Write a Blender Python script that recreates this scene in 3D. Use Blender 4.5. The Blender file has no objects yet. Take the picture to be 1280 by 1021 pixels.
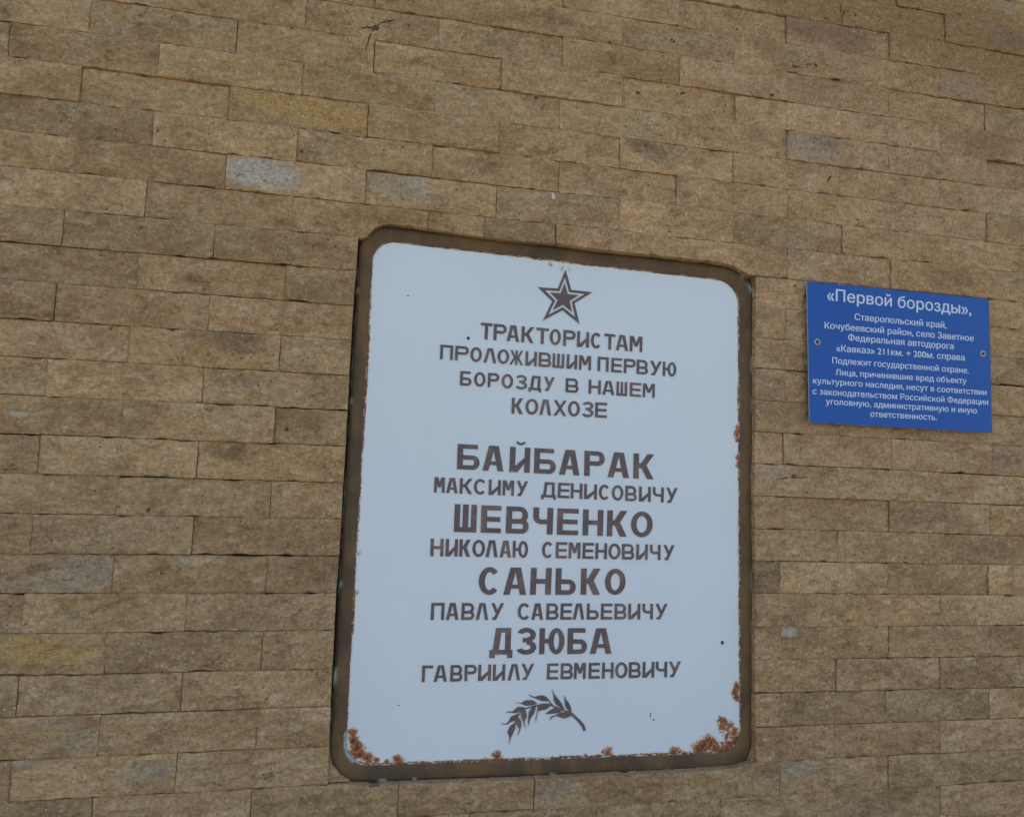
import bpy, bmesh, math, random
from mathutils import Vector, Matrix, noise
from mathutils.bvhtree import BVHTree

random.seed(7)
sc = bpy.context.scene
COL = sc.collection

# ------------------------------------------------------------------ camera
cam_d = bpy.data.cameras.new("camera")
cam = bpy.data.objects.new("camera", cam_d)
COL.objects.link(cam)
sc.camera = cam
cam_d.sensor_width = 36.0
cam_d.lens = 25.3125
cam_d.clip_start = 0.05
cam_d.clip_end = 2000
_r = Vector((0.9791338991702646, -0.1998792529215354, 0.036675492459659294))
_u = Vector((-0.052365841502347486, -0.0737850821774923, 0.9958983784964262))
_b = Vector((-0.1963533196545978, -0.977038405539713, -0.08271232049114416))
_m = Matrix((_r, _u, _b)).transposed().to_4x4()
_m.translation = Vector((0.7864075199847557, -1.6140175449358922, 1.52))
cam.matrix_world = _m

# ------------------------------------------------------------------ daylight
# the sun stands high behind the wall, so this face of it is in open shade
SUN_EL, SUN_AZ = math.radians(58), math.radians(20)      # azimuth from +Y (behind the wall) towards +X
world = bpy.data.worlds.new("World")
sc.world = world
world.use_nodes = True
wt = world.node_tree
wt.nodes.clear()
wo = wt.nodes.new('ShaderNodeOutputWorld')
wb = wt.nodes.new('ShaderNodeBackground')
wb.inputs['Strength'].default_value = 0.12
sky = wt.nodes.new('ShaderNodeTexSky')
sky.sky_type = 'NISHITA'
sky.sun_disc = False
sky.sun_elevation = SUN_EL
sky.sun_rotation = SUN_AZ
sky.air_density = 1.0
sky.dust_density = 2.5
sky.ozone_density = 1.0
wt.links.new(sky.outputs[0], wb.inputs['Color'])
wt.links.new(wb.outputs[0], wo.inputs['Surface'])
sun_d = bpy.data.lights.new("sun", 'SUN')
sun_d.energy = 3.5
sun_d.angle = math.radians(0.5)
sun_d.color = (1.0, 0.95, 0.87)
sun = bpy.data.objects.new("sun", sun_d)
COL.objects.link(sun)
_sd = Vector((math.sin(SUN_AZ) * math.cos(SUN_EL), math.cos(SUN_AZ) * math.cos(SUN_EL), math.sin(SUN_EL)))
sun.rotation_euler = _sd.to_track_quat('Z', 'Y').to_euler()
sun.location = _sd * 30
sc.view_settings.view_transform = 'Standard'
sc.view_settings.look = 'None'
sc.view_settings.exposure = 1.38
sc.view_settings.gamma = 1.0
sc.view_settings.use_curve_mapping = False

# ------------------------------------------------------------------ measurements in metres (X along the wall, Z up)
ROWFIT = {-5: [0.00982,0.00094,0.00142],-4: [-0.00406,0.00051,0.0016],-3: [-0.00541,0.00471,0.00246],-2: [-0.00289,0.00107,0.00075],-1: [-0.00221,0.00159,0.00067],0: [-0.00101,0.00062,-0.00204],1: [-5e-05,0.001,0.00092],2: [0.00086,0.00145,-0.0],3: [0.00238,0.00074,-0.00171],4: [0.00097,0.00112,0.00217],5: [0.0018,0.00084,-0.00235],6: [0.00271,0.00166,-0.00072],7: [0.00283,0.00037,-0.00235],8: [0.00444,0.0022,-0.0031],9: [0.00366,-4e-05,-0.00359],10: [0.004,-0.0005,-0.00353],11: [0.00382,-0.00082,-0.00453],12: [0.00319,-0.00067,-0.00418],13: [0.00215,-0.00086,-0.00392],14: [0.00268,0.00055,-0.00383],15: [0.00258,0.00036,-0.00398],16: [0.00228,0.00063,-0.00234],17: [0.0012,0.00255,-0.00261],18: [0.00186,0.00282,-0.00544],19: [-0.00059,0.00419,-0.00328],20: [-0.00131,0.00514,-0.0027],21: [2e-05,0.00111,-0.00065]}
JOINTS = {-8: [-0.6,-0.3,0.0,0.3,0.6,0.9,1.2,1.5,1.8,2.1,2.4,2.7,3.0,3.3],-7: [-0.45,-0.15,0.15,0.45,0.75,1.05,1.35,1.65,1.95,2.25,2.55,2.85,3.15,3.45],-6: [-0.6,-0.3,0.0,0.3,0.6,0.9,1.2,1.5,1.8,2.1301,2.4,2.7,3.0,3.3],-5: [-0.45,-0.15,0.15,0.45,0.75,1.05,1.35,1.65,1.9609,2.2781,2.55,2.85,3.15,3.45],-4: [-0.6,-0.3,0.0,0.3,0.6,0.9,1.201,1.5016,1.8016,2.1046,2.406,2.7,3.0,3.3],-3: [-0.45,-0.15,0.15,0.45,0.7553,1.0554,1.3537,1.6557,1.9566,2.2604,2.55,2.85,3.15,3.45],-2: [-0.6,-0.3,0.0,0.3095,0.6041,0.9035,1.203,1.5055,1.805,2.1031,2.4076,2.7,3.0,3.3],-1: [-0.45,-0.15,0.1649,0.4603,0.7582,1.0558,1.357,1.6595,1.9582,2.255,2.55,2.85,3.15,3.45],0: [-0.6,-0.3,0.0156,0.3068,0.605,0.9019,1.2004,1.502,1.8053,2.1029,2.4061,2.7,3.0,3.3],1: [-0.45,-0.15,0.1577,0.4549,0.7531,1.0539,1.3543,1.6553,1.9563,2.258,2.55,2.85,3.15,3.45],2: [-0.6,-0.3,0.0,0.3058,0.6032,0.9023,1.2039,1.5036,1.8069,2.1068,2.4043,2.7,3.0,3.3],3: [-0.45,-0.15,0.1603,0.4577,0.7558,1.0551,1.3564,1.6558,1.9619,2.2596,2.55,2.85,3.15,3.45],4: [-0.6,-0.3,0.0,0.3022,0.6018,0.9004,1.0288,1.1999,1.3335,1.5037,1.8079,2.1062,2.4063,2.7,3.0,3.3],5: [-0.45,-0.15,0.1491,0.4462,0.75,1.05,1.35,1.65,1.95,2.25,2.55,2.85,3.15,3.45],6: [-0.6,-0.3,0.0,0.2976,0.5966,0.9,1.2,1.5,1.8052,2.1,2.4,2.7,3.0,3.3],7: [-0.45,-0.15,0.148,0.4443,0.75,1.05,1.35,1.65,1.95,2.25,2.55,2.85,3.15,3.45],8: [-0.6,-0.3,0.0,0.2937,0.5953,0.9,1.2,1.5,1.8019,2.1,2.4,2.7,3.0,3.3],9: [-0.45,-0.15,0.1444,0.4427,0.75,1.05,1.35,1.65,1.9553,2.2539,2.55,2.85,3.15,3.45],10: [-0.6,-0.3,0.0,0.292,0.593,0.9,1.2,1.5,1.8004,2.1037,2.4027,2.7,3.0,3.3],11: [-0.45,-0.15,0.1428,0.443,0.75,1.05,1.35,1.65,1.9492,2.248,2.55,2.85,3.15,3.45],12: [-0.6,-0.3,0.0,0.2944,0.5941,0.9,1.2,1.5,1.8005,2.0964,2.3996,2.7,3.0,3.3],13: [-0.45,-0.15,0.1439,0.4444,0.75,1.05,1.35,1.65,1.9499,2.2446,2.55,2.85,3.15,3.45],14: [-0.6,-0.3,0.0,0.2975,0.5964,0.9,1.2,1.5,1.7931,2.0926,2.3876,2.7,3.0,3.3],15: [-0.45,-0.15,0.141,0.4417,0.75,1.05,1.35,1.65,1.9439,2.2438,2.55,2.85,3.15,3.45],16: [-0.6,-0.3,0.0,0.2959,0.5964,0.9,1.2,1.5,1.7959,2.0934,2.3904,2.7,3.0,3.3],17: [-0.45,-0.15,0.1436,0.4441,0.75,1.05,1.35,1.65,1.9463,2.2401,2.55,2.85,3.15,3.45],18: [-0.6,-0.3,0.0,0.2971,0.5959,0.9,1.2,1.5,1.7932,2.0846,2.385,2.7,3.0,3.3],19: [-0.45,-0.15,0.1447,0.4451,0.75,1.05,1.35,1.65,1.9394,2.2364,2.55,2.85,3.15,3.45],20: [-0.6,-0.3,0.0,0.2949,0.5947,0.8937,1.1926,1.494,1.7942,2.0883,2.3802,2.7,3.0,3.3],21: [-0.45,-0.15,0.15,0.45,0.75,1.05,1.3408,1.6421,1.9366,2.2359,2.55,2.85,3.15,3.45],22: [-0.6,-0.3,0.0,0.3,0.6,0.9,1.2,1.5,1.8,2.1,2.4,2.7,3.0,3.3],23: [-0.45,-0.15,0.15,0.45,0.75,1.05,1.35,1.65,1.95,2.25,2.55,2.85,3.15,3.45]}
HTOP = [[0.7452,2.0198],[0.7614,2.0229],[0.7738,2.0393],[0.7843,2.0511],[0.824,2.0599],[0.9011,2.0572],[0.9658,2.0535],[1.0267,2.0512],[1.0961,2.0486],[1.1879,2.052],[1.2919,2.0477],[1.3932,2.0477],[1.5337,2.0482],[1.6299,2.0462],[1.6625,2.04],[1.7009,2.0211],[1.7201,2.0213]]
HLEFT = [[0.7462,2.0181],[0.7457,1.9457],[0.7433,1.8674],[0.7431,1.7908],[0.7436,1.5599],[0.7428,1.4792],[0.743,1.3992],[0.7431,1.3208],[0.7411,1.2421],[0.7414,1.1625],[0.7417,1.0814],[0.7426,1.0055],[0.7443,0.9233],[0.7458,0.8466]]
HRIGHT = [[1.7218,2.0204],[1.7214,1.9424],[1.7207,1.7859],[1.7222,1.6338],[1.7216,1.473],[1.7263,1.3189],[1.7267,1.1633],[1.7282,1.0075],[1.7289,0.9272],[1.7307,0.8502]]
HBOT = [[0.7467,0.8449],[0.7817,0.8449],[0.8088,0.8415],[0.8888,0.8397],[1.1415,0.8366],[1.3742,0.8375],[1.4908,0.8358],[1.5955,0.8365],[1.6719,0.839],[1.7307,0.8488]]
FOUT = [[0.7477,2.0626],[1.725,2.0418],[1.7369,0.8236],[0.743,0.8357]]
FIN = [[0.7806,2.0256],[1.6835,2.0073],[1.7014,0.8666],[0.7783,0.874]]
SIGN = [[1.8527,2.0148],[2.3908,2.0147],[2.3943,1.6587],[1.8604,1.66]]
LET = [['s',-0.0113,[['Т',1.0338,1.0613,1.8162,1.8544],['Р',1.0648,1.0956,1.8159,1.854],['А',1.0962,1.1259,1.8156,1.8537],['К',1.1313,1.1613,1.8152,1.8532],['Т',1.1668,1.197,1.8148,1.8528],['О',1.1998,1.2269,1.8145,1.8524],['Р',1.233,1.2632,1.8141,1.852],['И',1.2671,1.2969,1.8138,1.8516],['С',1.3017,1.3286,1.8134,1.8512],['Т',1.3357,1.3628,1.8131,1.8508],['А',1.3648,1.3959,1.8127,1.8504],['М',1.4002,1.4321,1.8123,1.85]]],['s',-0.0079,[['П',0.9426,0.972,1.7626,1.7962],['Р',0.977,1.0084,1.7622,1.796],['О',1.0124,1.0391,1.7619,1.7958],['Л',1.0436,1.0734,1.7616,1.7956],['О',1.0763,1.1037,1.7614,1.7954],['Ж',1.105,1.1374,1.7611,1.7951],['И',1.1429,1.1701,1.7608,1.7949],['В',1.1748,1.2052,1.7605,1.7947],['Ш',1.2086,1.237,1.7602,1.7945],['И',1.2431,1.2688,1.7599,1.7943],['М',1.2738,1.3033,1.7596,1.794],['П',1.3202,1.3477,1.7591,1.7937],['Е',1.3543,1.3809,1.7588,1.7935],['Р',1.3863,1.416,1.7585,1.7933],['В',1.4189,1.4479,1.7582,1.7931],['У',1.4537,1.483,1.7579,1.7928],['Ю',1.4865,1.5213,1.7576,1.7926]]],['s',-0.005,[['Б',0.9912,1.0174,1.7052,1.7384],['О',1.0235,1.0499,1.7051,1.7383],['Р',1.0557,1.0823,1.7049,1.7381],['О',1.0884,1.1152,1.7047,1.738],['З',1.1212,1.149,1.7045,1.7378],['Д',1.1531,1.1825,1.7043,1.7377],['У',1.1898,1.2154,1.7041,1.7375],['В',1.2427,1.2741,1.7038,1.7373],['Н',1.2993,1.3294,1.7035,1.7371],['А',1.3337,1.3635,1.7033,1.7369],['Ш',1.3692,1.3958,1.7031,1.7368],['Е',1.4029,1.4312,1.7029,1.7366],['М',1.4361,1.4666,1.7027,1.7365]]],['s',0.0048,[['К',1.1141,1.1415,1.6465,1.6834],['О',1.1469,1.1776,1.6467,1.6834],['Л',1.1808,1.209,1.647,1.6835],['Х',1.215,1.2461,1.6472,1.6836],['О',1.2503,1.2791,1.6475,1.6837],['З',1.2833,1.3129,1.6477,1.6838],['Е',1.3172,1.3465,1.648,1.6838]]],['b',-0.0136,[['Б',0.9924,1.044,1.5134,1.5707],['А',1.0513,1.1002,1.5124,1.5701],['Й',1.114,1.1622,1.5114,1.5695],['Б',1.1724,1.2246,1.5104,1.5688],['А',1.2328,1.2824,1.5094,1.5682],['Р',1.2943,1.3446,1.5084,1.5676],['А',1.3522,1.4054,1.5074,1.567],['К',1.4165,1.4691,1.5063,1.5663]]],['s',-0.0131,[['М',0.9427,0.9665,1.4595,1.494],['А',0.9703,0.9961,1.4591,1.4936],['К',1.0007,1.0297,1.4586,1.4933],['С',1.0331,1.0624,1.4581,1.4929],['И',1.0676,1.0958,1.4576,1.4925],['М',1.1,1.1266,1.4572,1.4921],['У',1.1324,1.1592,1.4567,1.4918],['Д',1.192,1.2262,1.4558,1.491],['Е',1.2314,1.2596,1.4552,1.4906],['Н',1.2629,1.2913,1.4548,1.4903],['И',1.2954,1.3268,1.4543,1.4899],['С',1.3316,1.3587,1.4538,1.4895],['О',1.3638,1.3926,1.4533,1.4891],['В',1.3977,1.4261,1.4528,1.4887],['И',1.4324,1.4619,1.4523,1.4883],['Ч',1.4671,1.4951,1.4518,1.4879],['У',1.5015,1.5306,1.4513,1.4875]]],['b',-0.0111,[['Ш',0.9915,1.0426,1.3723,1.4345],['Е',1.0528,1.0994,1.3718,1.4336],['В',1.1107,1.1644,1.3713,1.4328],['Ч',1.1743,1.2218,1.3708,1.432],['Е',1.2319,1.283,1.3703,1.4312],['Н',1.2943,1.3442,1.3698,1.4303],['К',1.3537,1.4037,1.3692,1.4295],['О',1.4136,1.4678,1.3687,1.4286]]],['s',-0.0076,[['Н',0.941,0.9702,1.3178,1.3566],['И',0.9745,1.0021,1.3177,1.3563],['К',1.0059,1.0312,1.3175,1.356],['О',1.0355,1.0646,1.3174,1.3556],['Л',1.0662,1.0941,1.3172,1.3553],['А',1.0988,1.1251,1.3171,1.355],['Ю',1.1291,1.1649,1.3169,1.3546],['С',1.1981,1.2251,1.3166,1.354],['Е',1.2308,1.2579,1.3164,1.3536],['М',1.262,1.2904,1.3163,1.3533],['Е',1.2954,1.3224,1.3161,1.353],['Н',1.3271,1.3554,1.3159,1.3526],['О',1.3591,1.389,1.3158,1.3523],['В',1.3927,1.4231,1.3156,1.3519],['И',1.4285,1.4572,1.3155,1.3516],['Ч',1.4629,1.4898,1.3153,1.3512],['У',1.4973,1.5253,1.3151,1.3509]]],['b',-0.0008,[['С',1.0533,1.1027,1.233,1.2947],['А',1.1104,1.1639,1.2331,1.2945],['Н',1.1728,1.2222,1.2333,1.2942],['Ь',1.2327,1.2814,1.2334,1.294],['К',1.2938,1.3411,1.2336,1.2938],['О',1.3525,1.4029,1.2337,1.2935]]],['s',-0.0035,[['П',0.9479,0.978,1.1778,1.2153],['А',0.982,1.0106,1.1777,1.2151],['В',1.0163,1.0458,1.1776,1.215],['Л',1.0493,1.0779,1.1775,1.2148],['У',1.0839,1.113,1.1775,1.2146],['С',1.146,1.1761,1.1773,1.2143],['А',1.1781,1.2056,1.1773,1.2142],['В',1.2131,1.242,1.1772,1.214],['Е',1.2466,1.2737,1.1771,1.2139],['Л',1.2763,1.3044,1.1771,1.2137],['Ь',1.3102,1.3392,1.177,1.2135],['Е',1.3442,1.3719,1.1769,1.2134],['В',1.3778,1.4072,1.1769,1.2132],['И',1.4117,1.4416,1.1768,1.2131],['Ч',1.4473,1.4736,1.1767,1.2129],['У',1.4796,1.5098,1.1766,1.2127]]],['b',-0.0092,[['Д',1.0846,1.1357,1.1008,1.1595],['З',1.1443,1.1919,1.1003,1.1589],['Ю',1.1989,1.2582,1.0999,1.1582],['Б',1.2658,1.3128,1.0994,1.1576],['А',1.32,1.3725,1.099,1.157]]],['s',-0.0018,[['Г',0.9347,0.9589,1.044,1.0794],['А',0.961,0.9901,1.0439,1.0794],['В',0.9973,1.0245,1.0438,1.0794],['Р',1.0293,1.0567,1.0438,1.0793],['И',1.0602,1.0893,1.0437,1.0793],['И',1.0933,1.1215,1.0436,1.0792],['Л',1.1278,1.1565,1.0435,1.0792],['У',1.1592,1.1884,1.0435,1.0791],['Е',1.2191,1.2458,1.0433,1.0791],['В',1.2515,1.2807,1.0433,1.079],['М',1.2833,1.3113,1.0432,1.079],['Е',1.3185,1.3453,1.0431,1.0789],['Н',1.3508,1.3787,1.043,1.0789],['О',1.3827,1.4129,1.0429,1.0789],['В',1.4164,1.4459,1.0429,1.0788],['И',1.4504,1.4795,1.0428,1.0788],['Ч',1.4834,1.5119,1.0427,1.0787],['У',1.5164,1.5466,1.0426,1.0787]]]]
STAR = [[1.2333,1.9986],[1.3014,1.949],[1.2719,1.8694],[1.182,1.8708],[1.1664,1.9498]]
LEAF = [[[1.1758,1.0119],[1.1835,1.009],[1.1932,1.0057],[1.2007,1.0085],[1.2102,1.0092],[1.2199,1.005],[1.2279,0.9958],[1.2382,0.9843],[1.234,0.984],[1.2241,0.9955],[1.2087,0.9963],[1.1981,1.0007],[1.1836,1.0064]],[[1.1472,0.9947],[1.1614,0.993],[1.1678,0.9973],[1.1744,0.9995],[1.1877,0.9986],[1.1984,0.9915],[1.1937,0.9889],[1.1862,0.9875],[1.173,0.9865],[1.1634,0.9908]],[[1.1261,0.9739],[1.1329,0.9755],[1.1414,0.9749],[1.1523,0.9844],[1.1636,0.9849],[1.1716,0.9818],[1.1602,0.9734],[1.149,0.9711],[1.1377,0.9728]],[[1.1162,0.9499],[1.1293,0.9486],[1.1346,0.9555],[1.1381,0.9634],[1.1473,0.9676],[1.1584,0.9708],[1.1536,0.9602],[1.1477,0.9551],[1.1366,0.9515],[1.1321,0.9472],[1.1237,0.9473]],[[1.137,0.9031],[1.137,0.9182],[1.1318,0.9307],[1.1369,0.943],[1.1497,0.9514],[1.1498,0.939],[1.145,0.9276],[1.1406,0.9198],[1.1385,0.911]],[[1.1555,0.9219],[1.1587,0.9369],[1.1518,0.946],[1.149,0.9568],[1.154,0.9638],[1.1608,0.9573],[1.1634,0.9492],[1.1629,0.9403],[1.1602,0.9333],[1.1582,0.9263]],[[1.1757,0.9363],[1.1698,0.9437],[1.1676,0.9509],[1.1615,0.9636],[1.1621,0.9725],[1.1662,0.9763],[1.1714,0.9776],[1.1751,0.9685],[1.1748,0.9614],[1.1704,0.9526],[1.171,0.9454]],[[1.1797,0.9425],[1.1784,0.9523],[1.1789,0.963],[1.18,0.9737],[1.1864,0.9825],[1.1958,0.9849],[1.1925,0.9698],[1.1843,0.9593],[1.1818,0.9504]],[[1.197,0.9499],[1.1957,0.9589],[1.1983,0.9678],[1.1995,0.9776],[1.1985,0.9875],[1.2089,0.9905],[1.2242,0.9908],[1.2305,0.9858],[1.2208,0.9779],[1.2056,0.9751],[1.2007,0.974],[1.1981,0.9624]],[[1.2328,1.0218],[1.238,1.01],[1.2489,0.9988],[1.257,0.9877],[1.2632,0.9749],[1.2534,0.9806],[1.2436,0.9863],[1.2375,0.9955],[1.2358,1.0064]],[[1.2622,1.0075],[1.2663,0.9984],[1.2728,0.9909],[1.2781,0.9817],[1.2799,0.9672],[1.2749,0.9709],[1.2649,0.9821],[1.2633,0.9912]],[[1.2183,0.9672],[1.2267,0.9742],[1.2399,0.9806],[1.2515,0.9798],[1.2617,0.9746],[1.248,0.969],[1.2346,0.9676]],[[1.2283,0.9534],[1.231,0.9596],[1.2366,0.9631],[1.2443,0.9646],[1.2518,0.9698],[1.2653,0.97],[1.281,0.9635],[1.2753,0.9601],[1.2638,0.9556],[1.2541,0.9589],[1.2453,0.9623],[1.2367,0.9604]]]
STEM = [[[1.1482,0.9519],0.815],[[1.1535,0.9629],1.2226],[[1.1603,0.9725],1.2226],[[1.1732,0.9811],1.4263],[[1.1976,0.987],1.4263],[[1.2243,0.9886],1.4263],[[1.2383,0.9832],1.6301],[[1.2632,0.974],1.6301],[[1.2819,0.9644],3.4639],[[1.2989,0.9494],3.4639],[[1.3086,0.9382],3.8714],[[1.3128,0.9272],3.0564]]
STEXT = [['«Первой борозды»,', [1.9085, 1.972], [2.3335, 1.9676], 0.0307], ['Ставропольский край,', [1.9866, 1.9276], [2.2571, 1.9259], 0.0167], ['Кочубеевский район, село Заветное', [1.9016, 1.8992], [2.3405, 1.8974], 0.0167], ['Федеральная автодорога', [1.9678, 1.8732], [2.2781, 1.8718], 0.0167], ['«Кавказ» 211км. + 200м. справа', [1.9343, 1.8434], [2.3119, 1.8443], 0.0166], ['Подлежит государственной охране.', [1.9228, 1.8119], [2.3236, 1.8112], 0.0157], ['Лица, причинившие вред объекту', [1.9319, 1.7826], [2.3163, 1.7837], 0.0153], ['культурного наследия, несут в соответствии', [1.8693, 1.7579], [2.3779, 1.7572], 0.0152], ['с законодательством Российской Федерации', [1.8682, 1.7313], [2.3824, 1.7316], 0.0152], ['уголовную, административную и иную', [1.9045, 1.7076], [2.3473, 1.7073], 0.0152], ['ответственность.', [2.03, 1.683], [2.2249, 1.6837], 0.0152]]
SCREW = [[1.8809,1.8629],[2.3681,1.8667]]
MM = [0.0015,0.0019,0.0025,0.0026]
RUST = [[0.7917,0.9413,0.0084,1],[0.7959,0.9244,0.0118,1],[0.8019,0.9075,0.0135,1],[0.8093,0.8956,0.0119,1],[0.8268,0.8849,0.0102,0.9],[0.844,0.8808,0.0068,0.8],[0.868,0.8781,0.0051,0.7],[0.8903,0.8789,0.0104,0.9],[0.9007,0.8784,0.0069,0.7],[1.1098,0.8766,0.0109,0.95],[1.0827,0.8742,0.0054,0.5],[1.3696,0.8748,0.0116,0.95],[1.3168,0.8716,0.0057,0.5],[1.2561,0.8723,0.0057,0.3],[1.2186,0.8738,0.0056,0.3],[1.5344,0.87,0.0121,0.9],[1.5485,0.8694,0.0081,0.8],[1.593,0.8749,0.0143,1],[1.6093,0.8816,0.0164,1],[1.6235,0.8903,0.0144,1],[1.6381,0.875,0.0165,0.9],[1.6558,0.9371,0.0104,1],[1.656,0.9223,0.0104,1],[1.6726,0.9255,0.0104,0.9],[1.6832,0.9103,0.0125,0.8],[1.6688,0.9015,0.0125,0.7],[1.6918,0.8914,0.0167,0.9],[1.6753,0.8754,0.0208,0.9],[1.6506,0.869,0.0145,0.9],[1.6924,1.0182,0.0084,1],[1.6905,1.0032,0.0105,1],[1.6927,0.992,0.0084,0.9],[1.6872,1.6418,0.0065,0.9],[1.6863,1.6258,0.0086,1],[1.6875,1.61,0.0065,0.7],[1.688,1.5665,0.0065,0.9],[1.6882,1.5508,0.0054,0.7],[1.2237,1.9998,0.0059,0.45],[1.1958,2.007,0.0059,0.5],[1.2436,1.9997,0.004,0.5],[0.7789,1.8685,0.0053,0.6],[0.7768,1.8408,0.0044,0.7],[0.7771,1.6685,0.0044,0.6],[0.7843,1.2379,0.0051,0.6],[0.7848,1.3243,0.0052,0.6],[0.7828,1.1693,0.0034,0.4]]
CHIPS = [[1.0059,1.8154,0.0041,0.0048],[1.6527,1.1204,0.0046,0.0059],[0.8863,0.9955,0.0028,0.0014],[1.4726,0.9575,0.0014,0.007],[1.4808,0.9464,0.0044,0.0014],[0.8633,1.9032,0.0022,0.0018]]
MARKS = [[0.00153,[[1.9067,2.7297],[1.9284,2.7292]]],[0.00143,[[1.9586,2.7572],[1.9626,2.762],[1.968,2.7604],[1.9653,2.7473],[1.9612,2.7177]]],[0.00215,[[1.9693,2.7159],[1.9888,2.7175],[2.0109,2.718]]],[0.00241,[[1.9974,2.7533],[2.0059,2.7535]]],[0.00264,[[1.9882,2.7322],[1.9916,2.729]]],[0.00192,[[2.0041,2.7248],[2.0126,2.7243]]],[0.00142,[[1.9117,2.7399],[1.9127,2.7322]]],[0.00287,[[1.8137,2.5834],[1.8266,2.5829],[1.838,2.584]]],[0.00255,[[1.8559,2.5923],[1.8739,2.5963],[1.892,2.5953]]],[0.00361,[[1.7516,2.4938],[1.7643,2.4962]]],[0.00141,[[1.7823,1.5179],[1.8178,1.5225],[1.8674,1.5242]]],[0.00221,[[1.862,1.4893],[1.8664,1.4875]]],[0.00263,[[1.8205,1.5276],[1.8315,1.5269]]],[0.00121,[[0.2159,1.9397],[0.2274,1.94]]],[0.00308,[[1.3182,2.5667],[1.3244,2.5666]]],[0.00384,[[1.4834,2.5998],[1.4877,2.5989]]],[0.00416,[[1.3949,2.4509],[1.4022,2.4535]]],[0.00385,[[1.5127,2.4689],[1.5219,2.4682]]],[0.00234,[[1.1366,2.4037],[1.1474,2.4043]]],[0.00178,[[1.665,2.6682],[1.6667,2.6614]]],[0.00343,[[0.3551,1.4111],[0.3579,1.4038]]],[0.00289,[[0.615,1.5855],[0.6203,1.5858]]],[0.00255,[[0.612,2.2034],[0.6151,2.2006]]],[0.00137,[[0.5717,2.4832],[0.5803,2.4842]]],[0.00627,[[0.7536,2.5154],[0.7618,2.5148]]],[0.00196,[[0.728,2.5117],[0.7557,2.5182]]],[0.00144,[[0.7624,2.5207],[0.7821,2.5347],[0.8038,2.5412]]],[0.00134,[[0.7539,2.5097],[0.745,2.4889],[0.7429,2.4693],[0.7387,2.4552]]],[0.00206,[[2.3159,2.8083],[2.3308,2.809]]],[0.00254,[[2.259,2.7267],[2.2615,2.7237]]],[0.00188,[[2.0048,2.1959],[2.0095,2.1948]]],[0.0028,[[1.8265,2.005],[1.831,2.0044]]],[0.00149,[[0.0587,2.4381],[0.0637,2.4381]]],[0.00158,[[0.3139,2.2123],[0.3169,2.2105]]],[0.00255,[[1.9207,2.2886],[1.9288,2.303]]],[0.00153,[[0.3876,1.2802],[0.39,1.2777]]],[0.00149,[[0.3734,0.8675],[0.3762,0.8655]]]]
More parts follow.
